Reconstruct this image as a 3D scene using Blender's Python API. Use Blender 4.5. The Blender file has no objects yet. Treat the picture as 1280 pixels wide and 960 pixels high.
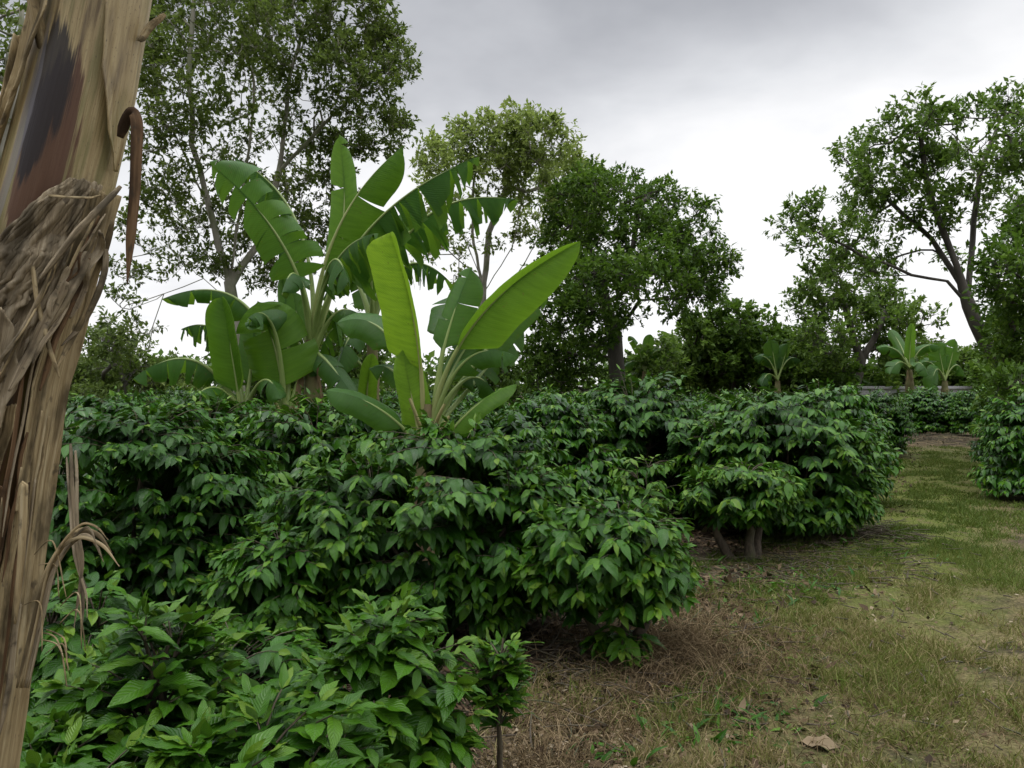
import bpy, math, random
import numpy as np
from mathutils import Vector
R = math.radians
sc = bpy.context.scene
COL = sc.collection
F_PX = 1004.0
CAM_H = 1.7
RNG = np.random.default_rng(7)

def P(px, py, d):
    """point of the plantation seen at a photo position and distance"""
    return np.array([(px-640)/F_PX*d, d, CAM_H-(py-480)/F_PX*d])
def G(px, d):
    return np.array([(px-640)/F_PX*d, d, 0.0])
def nz(v):
    v = np.asarray(v, float)
    return v/np.maximum(np.linalg.norm(v, axis=-1, keepdims=True), 1e-9)

# ------------------------------------------------------------------ mesh helpers
class MB:
    def __init__(s): s.v=[]; s.f=[]; s.a=[]; s.n=0
    def add(s, V, F, A):
        V=np.asarray(V,float).reshape(-1,3); F=np.asarray(F,int).reshape(-1,4)
        A=np.asarray(A,float)
        if A.ndim==1: A=np.tile(A,(len(V),1))
        s.v.append(V); s.f.append(F+s.n); s.a.append(A); s.n+=len(V)
    def build(s, name, mat, parent=None, smooth=True, origin=None):
        me=bpy.data.meshes.new(name)
        V=np.concatenate(s.v) if s.v else np.zeros((0,3)); Fq=np.concatenate(s.f); A=np.concatenate(s.a)
        if origin is not None: V=V-np.asarray(origin)
        tri=(Fq[:,2]==Fq[:,3])
        cnt=np.where(tri,3,4); start=np.concatenate([[0],np.cumsum(cnt)[:-1]])
        mask=np.ones(Fq.shape,bool); mask[tri,3]=False
        loops=Fq[mask]
        me.vertices.add(len(V)); me.vertices.foreach_set('co',V.astype(np.float32).ravel())
        me.loops.add(len(loops)); me.loops.foreach_set('vertex_index',loops.astype(np.int32))
        me.polygons.add(len(Fq)); me.polygons.foreach_set('loop_start',start.astype(np.int32))
        me.polygons.foreach_set('use_smooth',np.full(len(Fq),smooth))
        at=me.attributes.new('luv','FLOAT_VECTOR','POINT'); at.data.foreach_set('vector',A.astype(np.float32).ravel())
        me.update(calc_edges=True); me.validate()
        me.materials.append(mat)
        o=bpy.data.objects.new(name,me); COL.objects.link(o)
        if parent is not None: o.parent=parent
        return o

def tag(o, label=None, cat=None, group=None, kind=None):
    if label: o['label']=label
    if cat: o['category']=cat
    if group: o['group']=group
    if kind: o['kind']=kind
    return o
def empty(name, loc, label, cat, group=None, rz=0):
    o=bpy.data.objects.new(name,None); COL.objects.link(o); o.location=loc; o.rotation_euler=(0,0,rz)
    o.empty_display_size=.2
    return tag(o,label,cat,group)
def copy_thing(src, loc, label, rz=0, scale=1.0, group=None):
    r=src.copy(); COL.objects.link(r); r.location=loc; r.rotation_euler=(0,0,rz)
    r.scale=(scale,)*3 if np.isscalar(scale) else scale
    r['label']=label
    if group: r['group']=group
    for ch in list(src.children):
        c=ch.copy(); COL.objects.link(c); c.parent=r
        for g in list(ch.children):
            d=g.copy(); COL.objects.link(d); d.parent=c
    return r

def tube(mb, pts, rad, n=6, rnd=0.5, cap=False):
    pts=np.asarray(pts,float); k=len(pts); rad=np.broadcast_to(np.asarray(rad,float),(k,))
    T=nz(np.gradient(pts,axis=0))
    ref=np.array([.13,.97,.2]) if abs(T[0]@np.array([.13,.97,.2]))<.9 else np.array([1.,0,0])
    U=[];u=ref
    for t in T:
        u=u-t*(u@t); u=u/max(np.linalg.norm(u),1e-9); U.append(u)
    U=np.array(U); W=np.cross(T,U)
    an=np.linspace(0,2*np.pi,n,endpoint=False)
    V=pts[:,None]+rad[:,None,None]*(np.cos(an)[None,:,None]*U[:,None]+np.sin(an)[None,:,None]*W[:,None])
    i=np.arange(k-1)[:,None]*n; j=np.arange(n)[None]
    Fq=np.stack([i+j,i+(j+1)%n,i+n+(j+1)%n,i+n+j],-1).reshape(-1,4)
    L=np.concatenate([[0],np.cumsum(np.linalg.norm(np.diff(pts,axis=0),axis=1))])
    A=np.stack([np.broadcast_to(an/6.2832,(k,n)),np.broadcast_to(L[:,None],(k,n)),np.full((k,n),rnd)],-1).reshape(-1,3)
    mb.add(V.reshape(-1,3),Fq,A)
def bez(p0,p1,p2,n):
    t=np.linspace(0,1,n)[:,None]
    return (1-t)**2*p0+2*t*(1-t)*p1+t*t*p2
def vnoise(x, y, seed=0):
    x=np.asarray(x,float); y=np.asarray(y,float)
    xi=np.floor(x).astype(int); yi=np.floor(y).astype(int); xf=x-xi; yf=y-yi
    xf=xf*xf*(3-2*xf); yf=yf*yf*(3-2*yf)
    def h(a,b):
        n=(a*374761393+b*668265263+seed*974634721)&0x7fffffff
        n=((n^(n>>13))*1274126177)&0x7fffffff
        return ((n^(n>>16))&0xffff)/65535.
    return (h(xi,yi)*(1-xf)+h(xi+1,yi)*xf)*(1-yf)+(h(xi,yi+1)*(1-xf)+h(xi+1,yi+1)*xf)*yf
def fbm(x,y,seed=0,o=4):
    s=0;a=.5
    for k in range(o):
        s=s+a*vnoise(np.asarray(x)*2**k,np.asarray(y)*2**k,seed+k); a*=.5
    return s/(1-.5**o)

# ------------------------------------------------------------------ materials
def mat(name):
    m=bpy.data.materials.new(name); m.use_nodes=True; nt=m.node_tree
    for n in list(nt.nodes): nt.nodes.remove(n)
    out=nt.nodes.new('ShaderNodeOutputMaterial')
    return m,nt,out
def N(nt,t,**k):
    n=nt.nodes.new('ShaderNode'+t)
    for a,b in k.items():
        if a.startswith('_'): setattr(n,a[1:],b)
        else:
            key=int(a[1:]) if a[0]=='i' and a[1:].isdigit() else a.replace('_',' ')
            n.inputs[key].default_value=b
    return n
def ramp(nt,src,stops):
    r=nt.nodes.new('ShaderNodeValToRGB'); e=r.color_ramp.elements
    e[0].position=stops[0][0]; e[0].color=(*stops[0][1],1)
    e[1].position=stops[-1][0]; e[1].color=(*stops[-1][1],1)
    for p,c in stops[1:-1]:
        el=e.new(p); el.color=(*c,1)
    nt.links.new(src,r.inputs[0]); return r.outputs[0]
def math_(nt,op,a,b=None,c=None,clamp=False):
    n=nt.nodes.new('ShaderNodeMath'); n.operation=op; n.use_clamp=clamp
    for i,x in enumerate((a,b,c)):
        if x is None: continue
        if isinstance(x,(int,float)): n.inputs[i].default_value=x
        else: nt.links.new(x,n.inputs[i])
    return n.outputs[0]
def mixc(nt,f,a,b,mode='MIX'):
    n=nt.nodes.new('ShaderNodeMix'); n.data_type='RGBA'; n.blend_type=mode
    for i,x in ((0,f),(6,a),(7,b)):
        if isinstance(x,(int,float)): n.inputs[i].default_value=x
        elif isinstance(x,tuple): n.inputs[i].default_value=(*x,1)
        else: nt.links.new(x,n.inputs[i])
    return n.outputs[2]
def luv(nt):
    a=N(nt,'Attribute',_attribute_name='luv'); s=N(nt,'SeparateXYZ')
    nt.links.new(a.outputs['Vector'],s.inputs[0]); return a.outputs['Vector'],s.outputs[0],s.outputs[1],s.outputs[2]

def leaf_mat(name, stops, edge=None, streak=False, rough=.4, trans=.2, tcol=(.12,.28,.02), veins=0., vstr=.5, back=.6, spec=.5, rib=None, spots=None):
    m,nt,out=mat(name); L=nt.links
    vec,u,v,r=luv(nt)
    c=ramp(nt,r,stops)
    no=N(nt,'TexNoise',Scale=5.,Detail=3.)
    tc=N(nt,'TexCoord'); L.new(tc.outputs['Object'],no.inputs['Vector'])
    c=mixc(nt,.5,c,ramp(nt,no.outputs[0],[(.3,(.72,.76,.7)),(.7,(1.12,1.08,1.1))]),'MULTIPLY')
    if rib:
        au=math_(nt,'ABSOLUTE',u)
        k=math_(nt,'SUBTRACT',1.,math_(nt,'MULTIPLY',au,14.),clamp=True)
        c=mixc(nt,math_(nt,'MULTIPLY',k,.7),c,rib)
    if streak:
        mp=N(nt,'Mapping'); mp.inputs['Scale'].default_value=(1.1,38,9); mp.inputs['Rotation'].default_value=(0,0,0); 
        cv=N(nt,'CombineXYZ'); L.new(math_(nt,'ABSOLUTE',u),cv.inputs[0]); L.new(math_(nt,'SUBTRACT',v,math_(nt,'MULTIPLY',math_(nt,'ABSOLUTE',u),.06)),cv.inputs[1]); L.new(r,cv.inputs[2]); L.new(cv.outputs[0],mp.inputs[0])
        ns=N(nt,'TexNoise',Scale=1.,Detail=5.,Roughness=.7); L.new(mp.outputs[0],ns.inputs['Vector'])
        c=mixc(nt,.8,c,ramp(nt,ns.outputs[0],[(.3,(.62,.68,.6)),(.5,(1.,1.,1.)),(.72,(1.35,1.25,1.2))]),'MULTIPLY')
    if edge:
        n3=N(nt,'TexNoise',Scale=9.,Detail=3.); L.new(tc.outputs['Object'],n3.inputs['Vector'])
        au=math_(nt,'ABSOLUTE',u)
        k=math_(nt,'MULTIPLY',math_(nt,'SUBTRACT',math_(nt,'ADD',au,math_(nt,'MULTIPLY',math_(nt,'SUBTRACT',n3.outputs[0],.5),.25)),1.),14.,clamp=True)
        c=mixc(nt,k,c,edge)
        n4=N(nt,'TexNoise',Scale=26.,Detail=2.); L.new(tc.outputs['Object'],n4.inputs['Vector'])
        c=mixc(nt,ramp(nt,n4.outputs[0],[(.68,(0,)*3),(.74,(.6,)*3)]),c,edge)
    if spots:
        n2=N(nt,'TexNoise',Scale=spots[0],Detail=4.); L.new(tc.outputs['Object'],n2.inputs['Vector'])
        k=math_(nt,'MULTIPLY',math_(nt,'SUBTRACT',n2.outputs[0],.64),9.,clamp=True)
        c=mixc(nt,k,c,spots[1])
    geo=N(nt,'NewGeometry')
    cb=mixc(nt,1.,c,(back*1.05,back,back*.95),'MULTIPLY')
    cb=mixc(nt,.2,cb,(.06,.12,.03))
    c2=mixc(nt,geo.outputs['Backfacing'],c,cb)
    b=N(nt,'BsdfPrincipled'); b.inputs['Specular IOR Level'].default_value=spec
    L.new(c2,b.inputs['Base Color'])
    rr=math_(nt,'ADD',math_(nt,'MULTIPLY',geo.outputs['Backfacing'],.25),math_(nt,'ADD',rough-.12,math_(nt,'MULTIPLY',no.outputs[0],.24)))
    L.new(rr,b.inputs['Roughness'])
    if veins:
        au=math_(nt,'ABSOLUTE',u)
        ph=math_(nt,'SUBTRACT',math_(nt,'MULTIPLY',v,veins),math_(nt,'MULTIPLY',au,veins*.28))
        w=math_(nt,'ABSOLUTE',math_(nt,'SINE',math_(nt,'MULTIPLY',ph,3.14159)))
        w=math_(nt,'POWER',w,.5)
        bp=N(nt,'Bump',Strength=vstr,Distance=.004); L.new(w,bp.inputs['Height'])
        L.new(bp.outputs[0],b.inputs['Normal'])
    t=N(nt,'BsdfTranslucent'); L.new(mixc(nt,1.,c,tcol,'MULTIPLY') if False else mixc(nt,.6,c,tcol),t.inputs['Color'])
    mx=N(nt,'MixShader',Fac=trans); L.new(b.outputs[0],mx.inputs[1]); L.new(t.outputs[0],mx.inputs[2])
    L.new(mx.outputs[0],out.inputs[0]); return m

M={}
M['coffee']=leaf_mat('coffee_leaf',[(0,(.010,.040,.003)),(.5,(.021,.080,.005)),(.78,(.040,.132,.007)),(.90,(.080,.20,.010)),(1,(.13,.235,.018))],rough=.29,trans=.16,tcol=(.08,.2,.01),veins=9,vstr=.55,spec=.28,rib=(.07,.14,.04))
M['coffee_far']=leaf_mat('coffee_leaf_far',[(0,(.010,.040,.003)),(.5,(.021,.080,.005)),(.78,(.040,.132,.007)),(.90,(.080,.20,.010)),(1,(.13,.235,.018))],rough=.31,trans=.16,tcol=(.08,.2,.01),spec=.28)
M['young']=leaf_mat('young_coffee_leaf',spec=.28,stops=[(0,(.015,.058,.004)),(.5,(.029,.102,.006)),(.85,(.065,.175,.010)),(1,(.14,.25,.02))],rough=.30,trans=.2,tcol=(.1,.26,.01),veins=9,vstr=.5,rib=(.10,.19,.05))
def bark(name,a,b,scale=8,stretch=.25,c=None):
    m,nt,out=mat(name); L=nt.links
    tc=N(nt,'TexCoord'); mp=N(nt,'Mapping'); mp.inputs['Scale'].default_value=(1,1,stretch)
    L.new(tc.outputs['Object'],mp.inputs[0])
    no=N(nt,'TexNoise',Scale=float(scale),Detail=6.,Roughness=.65); L.new(mp.outputs[0],no.inputs['Vector'])
    col=ramp(nt,no.outputs[0],[(.3,a),(.7,b)])
    if c:
        n2=N(nt,'TexNoise',Scale=2.2,Detail=3.); L.new(tc.outputs['Object'],n2.inputs['Vector'])
        col=mixc(nt,ramp(nt,n2.outputs[0],[(.45,(0,0,0)),(.62,(.8,.8,.8))]),col,c)
    p=N(nt,'BsdfPrincipled',Roughness=.85); L.new(col,p.inputs['Base Color'])
    bp=N(nt,'Bump',Strength=.7,Distance=.02); L.new(no.outputs[0],bp.inputs['Height']); L.new(bp.outputs[0],p.inputs['Normal'])
    L.new(p.outputs[0],out.inputs[0]); return m
M['coffee_bark']=bark('coffee_bark',(.035,.026,.017),(.13,.10,.065),30,.5,(.06,.07,.025))
M['bark_pale']=bark('pale_bark',(.18,.165,.13),(.40,.37,.30),5,.3,(.15,.17,.08))
M['bark_grey']=bark('grey_bark',(.10,.09,.075),(.22,.20,.17),5,.3)
M['bark_dark']=bark('dark_bark',(.04,.034,.027),(.11,.095,.075),6,.3)
def treeleaf(name,a,b,c,trans=.38,rough=.55):
    return leaf_mat(name,[(0,a),(.6,b),(1,c)],rough=rough,trans=trans,tcol=tuple(x*2. for x in b),spec=.22,back=.95)
M['leaf_olive']=treeleaf('olive_tree_leaf',(.055,.085,.016),(.115,.165,.03),(.20,.245,.05))
M['leaf_pale']=treeleaf('pale_tree_leaf',(.10,.145,.03),(.19,.25,.055),(.29,.34,.09),trans=.42)
M['leaf_dark']=treeleaf('dark_tree_leaf',(.030,.066,.007),(.078,.15,.014),(.155,.24,.027),trans=.3)
M['leaf_mid']=treeleaf('mid_tree_leaf',(.045,.085,.012),(.095,.165,.022),(.165,.24,.038))
M['leaf_light']=treeleaf('light_tree_leaf',(.06,.095,.02),(.11,.165,.03),(.18,.24,.05),trans=.3)
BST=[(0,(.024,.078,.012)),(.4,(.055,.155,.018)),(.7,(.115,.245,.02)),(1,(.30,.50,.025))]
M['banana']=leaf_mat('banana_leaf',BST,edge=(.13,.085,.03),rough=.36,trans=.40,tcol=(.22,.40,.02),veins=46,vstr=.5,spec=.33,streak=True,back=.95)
M['banana_rib']=leaf_mat('banana_midrib',[(0,(.14,.22,.05)),(.6,(.28,.36,.11)),(1,(.40,.34,.15))],rough=.4,trans=.1)
M['banana_stem']=bark('banana_pseudostem',(.055,.035,.02),(.24,.17,.085),12,.12,(.12,.13,.04))
M['dead_leaf']=leaf_mat('dead_banana_leaf',[(0,(.07,.045,.025)),(1,(.24,.165,.09))],rough=.8,trans=.15,tcol=(.3,.2,.1),spec=.2)

# ------------------------------------------------------------------ leaf templates
def leaf_template(rows,half,width,fold=.3,wave=.0,pw=.85,seed=0):
    ts=np.linspace(0,1,rows+1); cs=np.linspace(-1,1,2*half+1)
    V=[];U=[]
    for t in ts:
        w=width*max(.02 if t<.5 else .006,math.sin(math.pi*min(1,t**pw))**.85*(1-.25*t))
        if t>.86: w*=.62
        for c in cs:
            z=abs(c)*w*fold+wave*math.sin(t*15+seed+(1.6 if c>0 else 0))*abs(c)
            V.append((c*w,t,z)); U.append((c,t))
    k=2*half+1
    Fq=[(i*k+j,i*k+j+1,(i+1)*k+j+1,(i+1)*k+j) for i in range(rows) for j in range(2*half)]
    return np.array(V),np.array(Fq),np.array(U)
T_HI=leaf_template(7,2,.25,.22,.03)
T_MID=leaf_template(5,1,.25,.22,.02)
T_LO=leaf_template(3,1,.25,.22)
V4=np.array([(0,0,0),(.25,.45,.05),(0,1,0),(-.25,.45,.05)]); T_QUAD=(V4,np.array([(0,1,2,3)]),np.array([(0,0),(1,.5),(0,1),(-1,.5)]))
def put_leaves(mb,T,pos,d,nrm,size,droop,rnd,wid=None):
    V,Fq,U=T; n=len(pos); 
    if n==0: return
    y=nz(d); x=nz(np.cross(y,nrm)); z=np.cross(x,y)
    lx=V[:,0][None]*(np.ones((n,1)) if wid is None else wid[:,None]); ly=np.broadcast_to(V[:,1][None],(n,len(V)))
    lz=V[:,2][None]-droop[:,None]*V[:,1][None]**2
    W=pos[:,None]+size[:,None,None]*(lx[...,None]*x[:,None]+ly[...,None]*y[:,None]+lz[...,None]*z[:,None])
    Fa=(Fq[None]+np.arange(n)[:,None,None]*len(V)).reshape(-1,4)
    A=np.concatenate([np.broadcast_to(U[None],(n,len(V),2)),np.broadcast_to(rnd[:,None,None],(n,len(V),1))],-1).reshape(-1,3)
    mb.add(W.reshape(-1,3),Fa,A)

# ------------------------------------------------------------------ coffee bushes
def coffee_bush(name,loc,label,lobes,nb,seed,leaf=.14,T=T_MID,material='coffee',stems=None,stem_r=.022,group='coffee bushes',
                up=0.0,down=.65,reach=.55,node=.06,cat='coffee bush',bare=0.0,tone=0.0):
    """lobes: (cx,cy,cz,rx,ry,rz) local ellipsoids the arching branches fill"""
    rng=np.random.default_rng(seed)
    root=empty(name,loc,label,cat,group)
    lob=np.array(lobes,float)
    if stems is None:
        stems=[]
        for l in lob:
            for k in range(2):
                a=rng.uniform(0,6.28)
                stems.append((rng.normal(0,.05),rng.normal(0,.05),l[0]+.25*l[3]*math.cos(a),l[1]+.25*l[4]*math.sin(a),l[2]+l[5]*.45))
    SP=[]
    for (bx,by,tx,ty,tz) in stems:
        n=9; t=np.linspace(0,1,n)
        q=np.stack([bx+(tx-bx)*t**.9+.02*np.sin(t*7+bx*90),by+(ty-by)*t**.9+.02*np.cos(t*6+by*90),-.03+(tz+.03)*t],-1)
        SP.append(q)
        mb=MB(); q[1:-1,:2]+=rng.normal(0,.012,(n-2,2))
        tube(mb,q,np.linspace(stem_r*1.2,stem_r*.3,n)*rng.uniform(.85,1.12,n),8,rng.random()); mb.build('stem',M['coffee_bark'],root)
    allsp=np.concatenate(SP)
    vol=np.array([(l[3]*l[4]+l[3]*l[5]+l[4]*l[5]) for l in lob]); vol/=vol.sum()
    brs=MB(); lf=MB(); pos=[];dr=[];nr=[];sz=[];dp=[];rn=[]
    made=0
    while made<nb:
        li=rng.choice(len(lob),p=vol); l=lob[li]
        dv=nz(rng.normal(size=3)); 
        if dv[2]<-.55: continue
        lump=1+.13*math.sin(dv[0]*5+seed)*math.cos(dv[1]*5+dv[2]*4+seed*1.7)
        tgt=l[:3]+dv*l[3:]*rng.uniform(.78,1.04)*lump
        if tgt[2]<.08: 
            if rng.random()<.6: continue
            tgt[2]=rng.uniform(.06,.2)
        inside=False
        for lj,m in enumerate(lob):
            if lj!=li and (((tgt-m[:3])/m[3:])**2).sum()<.62: inside=True
        if inside: continue
        made+=1
        hd=np.linalg.norm(allsp[:,:2]-tgt[:2],axis=1)
        want=tgt[2]-.05-.18*hd+ (0.0 if up<=0 else -up*hd)
        i=np.argmin(hd*.6+np.abs(allsp[:,2]-want)*1.2+ (allsp[:,2]<.1)*.2)
        o=allsp[i]; h=max(.03,np.linalg.norm(tgt-o))
        ctrl=(o+tgt)/2+np.array([0,0,h*(.24-.2*up)])+rng.normal(0,.04*h,3)
        nn=max(4,int(h/node)+1)
        c=bez(o,ctrl,tgt,nn)
        tube(brs,c[::2] if nn>6 else c,np.linspace(.0055,.002,len(c[::2] if nn>6 else c)),4,rng.random())
        tang=nz(np.gradient(c,axis=0))
        L=np.linalg.norm(c-tgt,axis=1)
        out=nz(np.array([tgt[0]-l[0],tgt[1]-l[1],.35*(tgt[2]-l[2])+.15]))
        for k in range(nn):
            if L[k]>reach and rng.random()>.18: continue
            if rng.random()<bare: continue
            tipf=1-L[k]/reach
            side=nz(np.cross(tang[k],[0,0,1]))
            for s in (-1,1):
                if rng.random()<.06: continue
                d=side*s*rng.uniform(.5,.95)+tang[k]*rng.uniform(.25,.7)+out*.15+np.array([0,0,-down*rng.uniform(.5,1.25)+up*rng.uniform(.2,.9)])+rng.normal(0,.14,3)
                pos.append(c[k]+nz(d)*.01); dr.append(d); nr.append(out*.55+np.array([0,0,.9])+side*s*.15+rng.normal(0,.22,3))
                young=(k>=nn-2)
                sz.append(leaf*rng.choice([.6,.8,.95,1.05,1.2],p=[.12,.25,.3,.23,.1])*rng.uniform(.9,1.1)*(.68 if k==nn-1 else 1.)); dp.append(rng.uniform(.08,.42))
                rn.append(np.clip((rng.uniform(.05,.78)+.12*max(0,tipf)) if not young else rng.uniform(.55,.92),0,1)+tone)
        # a folded new pair at the tip
        for s in (-1,1):
            d=tang[-1]+rng.normal(0,.25,3)+np.array([0,0,.1-.3*down+.3*up]); pos.append(tgt); dr.append(d); nr.append(np.array([0,0,1])+rng.normal(0,.4,3))
            sz.append(leaf*rng.uniform(.4,.7)); dp.append(.1); rn.append(rng.uniform(.8,1) if rng.random()<.8 else 1.)
    put_leaves(lf,T,np.array(pos),np.array(dr),np.array(nr),np.array(sz),np.array(dp),np.array(rn),rng.uniform(.75,1.18,len(pos)))
    brs.build('branches',M['coffee_bark'],root)
    lf.build('foliage',M[material],root)
    return root

# ------------------------------------------------------------------ trees
def tree(name,label,d,trunk,stems,clumps,seed,leafmat,barkmat,r0,leaf=.13,depth=1.0,per=7,lpt=8,dens=1.0,group='trees round the plantation',step=.4,twig=.38,wid=1.,cat='tree',trunkd=None,spread=None):
    """trunk/stems: (px,py[,extra depth]) ; clumps: (px,py,r,density)"""
    rng=np.random.default_rng(seed)
    W=lambda q: P(q[0],q[1],d+(q[2] if len(q)>2 else 0))
    base=G(trunk[0][0],d)
    root=empty(name,base,label,cat,group)
    pos=[];par=[]
    def polyline(pts,parent):
        pts=np.asarray(pts); last=parent
        for a,b in zip(pts[:-1],pts[1:]):
            n=max(1,int(np.linalg.norm(b-a)/step))
            for k in range(1,n+1):
                q=a+(b-a)*k/n+rng.normal(0,.03*step,3)
                pos.append(q); par.append(last); last=len(pos)-1
        return last
    tp=[W(q) for q in trunk]; tp[0]=base+np.array([0,0,-.1])
    pos.append(tp[0]); par.append(-1); polyline(tp,0)
    ntr=len(pos)
    for s in stems:
        q=[W(x) for x in s]; A=np.array(pos); i=int(np.argmin(np.linalg.norm(A-q[0],axis=1)))
        polyline([A[i]]+q[1:],i)
    # targets
    tg=[];cen=[]
    for c in clumps:
        px,py,r=c[:3]; de=c[3] if len(c)>3 else 1.; dd=c[4] if len(c)>4 else None
        if dd is None: dd=rng.normal(0,1)*depth*1.2
        rw=r/F_PX*d; C=P(px,py,d+dd); n=max(3,int(de*dens*rw**2*26))
        q=nz(rng.normal(size=(n,3)))*rng.uniform(.35,1.,(n,1))**.6*np.array([rw,rw*depth,rw*.9])
        tg.append(C+q); cen.append(np.tile(C,(n,1)))
    tg=np.concatenate(tg); cen=np.concatenate(cen); ok=tg[:,2]>.3; tg=tg[ok]; cen=cen[ok]
    A=np.array(pos); order=np.argsort([np.linalg.norm(A-t,axis=1).min() for t in tg])
    term=[]
    buf=np.zeros((len(pos)+len(tg)*60,3)); buf[:len(pos)]=pos; m=len(pos)
    prev=np.array([p if p>=0 else 0 for p in par]+[0]*(len(buf)-len(par)))
    for k in order:
        t=tg[k]; v=t-buf[:m]; dist=np.linalg.norm(v,axis=1)
        dirn=nz(buf[:m]-buf[prev[:m]]+1e-6); cs=(v*dirn).sum(1)/np.maximum(dist,1e-6)
        cost=dist*(1+.45*(1-cs))
        cost[:max(2,ntr//3)]+=3
        i=int(np.argmin(cost)); a=buf[i]; L=dist[i]; n=min(58,max(2,int(L/step)+1))
        ctrl=a+dirn[i]*L*.35+np.array([0,0,.05*L]); 
        ctrl=.72*ctrl+.28*(a+t)/2+rng.normal(0,.09*L,3)
        c=bez(a,ctrl,t,n+1)[1:]; c[:-1]+=rng.normal(0,.06*L/n+.012,(n-1,3)) if n>1 else 0
        last=i
        for q in c:
            buf[m]=q; prev[m]=last; par.append(last); last=m; m+=1
        term.append(last)
    A=buf[:m]; par=np.array(par)
    cnt=np.zeros(m); cnt[term]=1
    for i in range(m-1,0,-1): cnt[par[i]]+=cnt[i]
    rad=np.maximum(r0*(np.maximum(cnt,1)/cnt[0])**.66,.0095*d/18)
    kids=[[] for _ in range(m)]
    for i in range(1,m): kids[par[i]].append(i)
    tb=MB(); bb=MB(); stack=[(0,-1,True)]
    while stack:
        i,p,main=stack.pop(); ch=[i] if p<0 else [p,i]
        rr=[rad[i]] if p<0 else [min(rad[p],rad[i]*1.25),rad[i]]
        while kids[ch[-1]]:
            ks=sorted(kids[ch[-1]],key=lambda q:-cnt[q])
            for q in ks[1:]: stack.append((q,ch[-1],False))
            ch.append(ks[0]); rr.append(rad[ks[0]])
        if len(ch)>1:
            rr=np.array(rr)
            if main:
                rr[:3]*=np.array([1.5,1.2,1.08])[:len(rr[:3])]
            tube(tb if main else bb,A[ch],rr,10 if main else (6 if rr.max()>.03 else 4),rng.random())
    tp=A[term]; ce=cen[order]
    outw=nz(tp-ce+np.array([0,0,.25])*1.0)
    n=len(tp); rep=np.repeat(np.arange(n),per)
    td=nz(outw[rep]*.55+rng.normal(0,.62,(n*per,3))+np.array([0,0,.22])); tl=twig*rng.uniform(.5,1.2,n*per)
    tip=tp[rep]+td*tl[:,None]
    # twigs: tapering three sided slivers
    s1=nz(np.cross(td,rng.normal(size=td.shape)))*.004*d/18; s2=np.cross(td,s1)
    Vt=np.stack([tp[rep]+s1,tp[rep]-s1*.5+s2,tp[rep]-s1*.5-s2,tip],1).reshape(-1,3)
    bi=np.arange(n*per)[:,None]*4
    Ft=np.concatenate([bi+np.array([[0,1,3,3]]),bi+np.array([[1,2,3,3]]),bi+np.array([[2,0,3,3]])]); bb.add(Vt,Ft,(0,0,.5))
    # leaves
    r2=np.repeat(np.arange(n*per),lpt); f=rng.uniform(.15,1.1,len(r2))**.55
    lp=tp[rep][r2]+td[r2]*(tl[r2]*f)[:,None]
    ld=td[r2]*.5+rng.normal(0,.6,(len(r2),3))+np.array([0,0,-.12])
    ln=np.array([0,0,1.])+rng.normal(0,.45,(len(r2),3))
    cb=np.repeat(rng.normal(0,.16,n),per*lpt)
    rn=np.clip(rng.uniform(.1,.85,len(r2))+cb,0,1)
    lb=MB(); put_leaves(lb,T_QUAD,lp,ld,ln,leaf*rng.uniform(.5,1.3,len(r2)),rng.uniform(-.1,.3,len(r2)),rn,np.full(len(r2),wid))
    tb.build('trunk',M[barkmat],root,origin=base); bb.build('branches',M[barkmat],root,origin=base); lb.build('crown',M[leafmat],root,smooth=False,origin=base)
    return root

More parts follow.
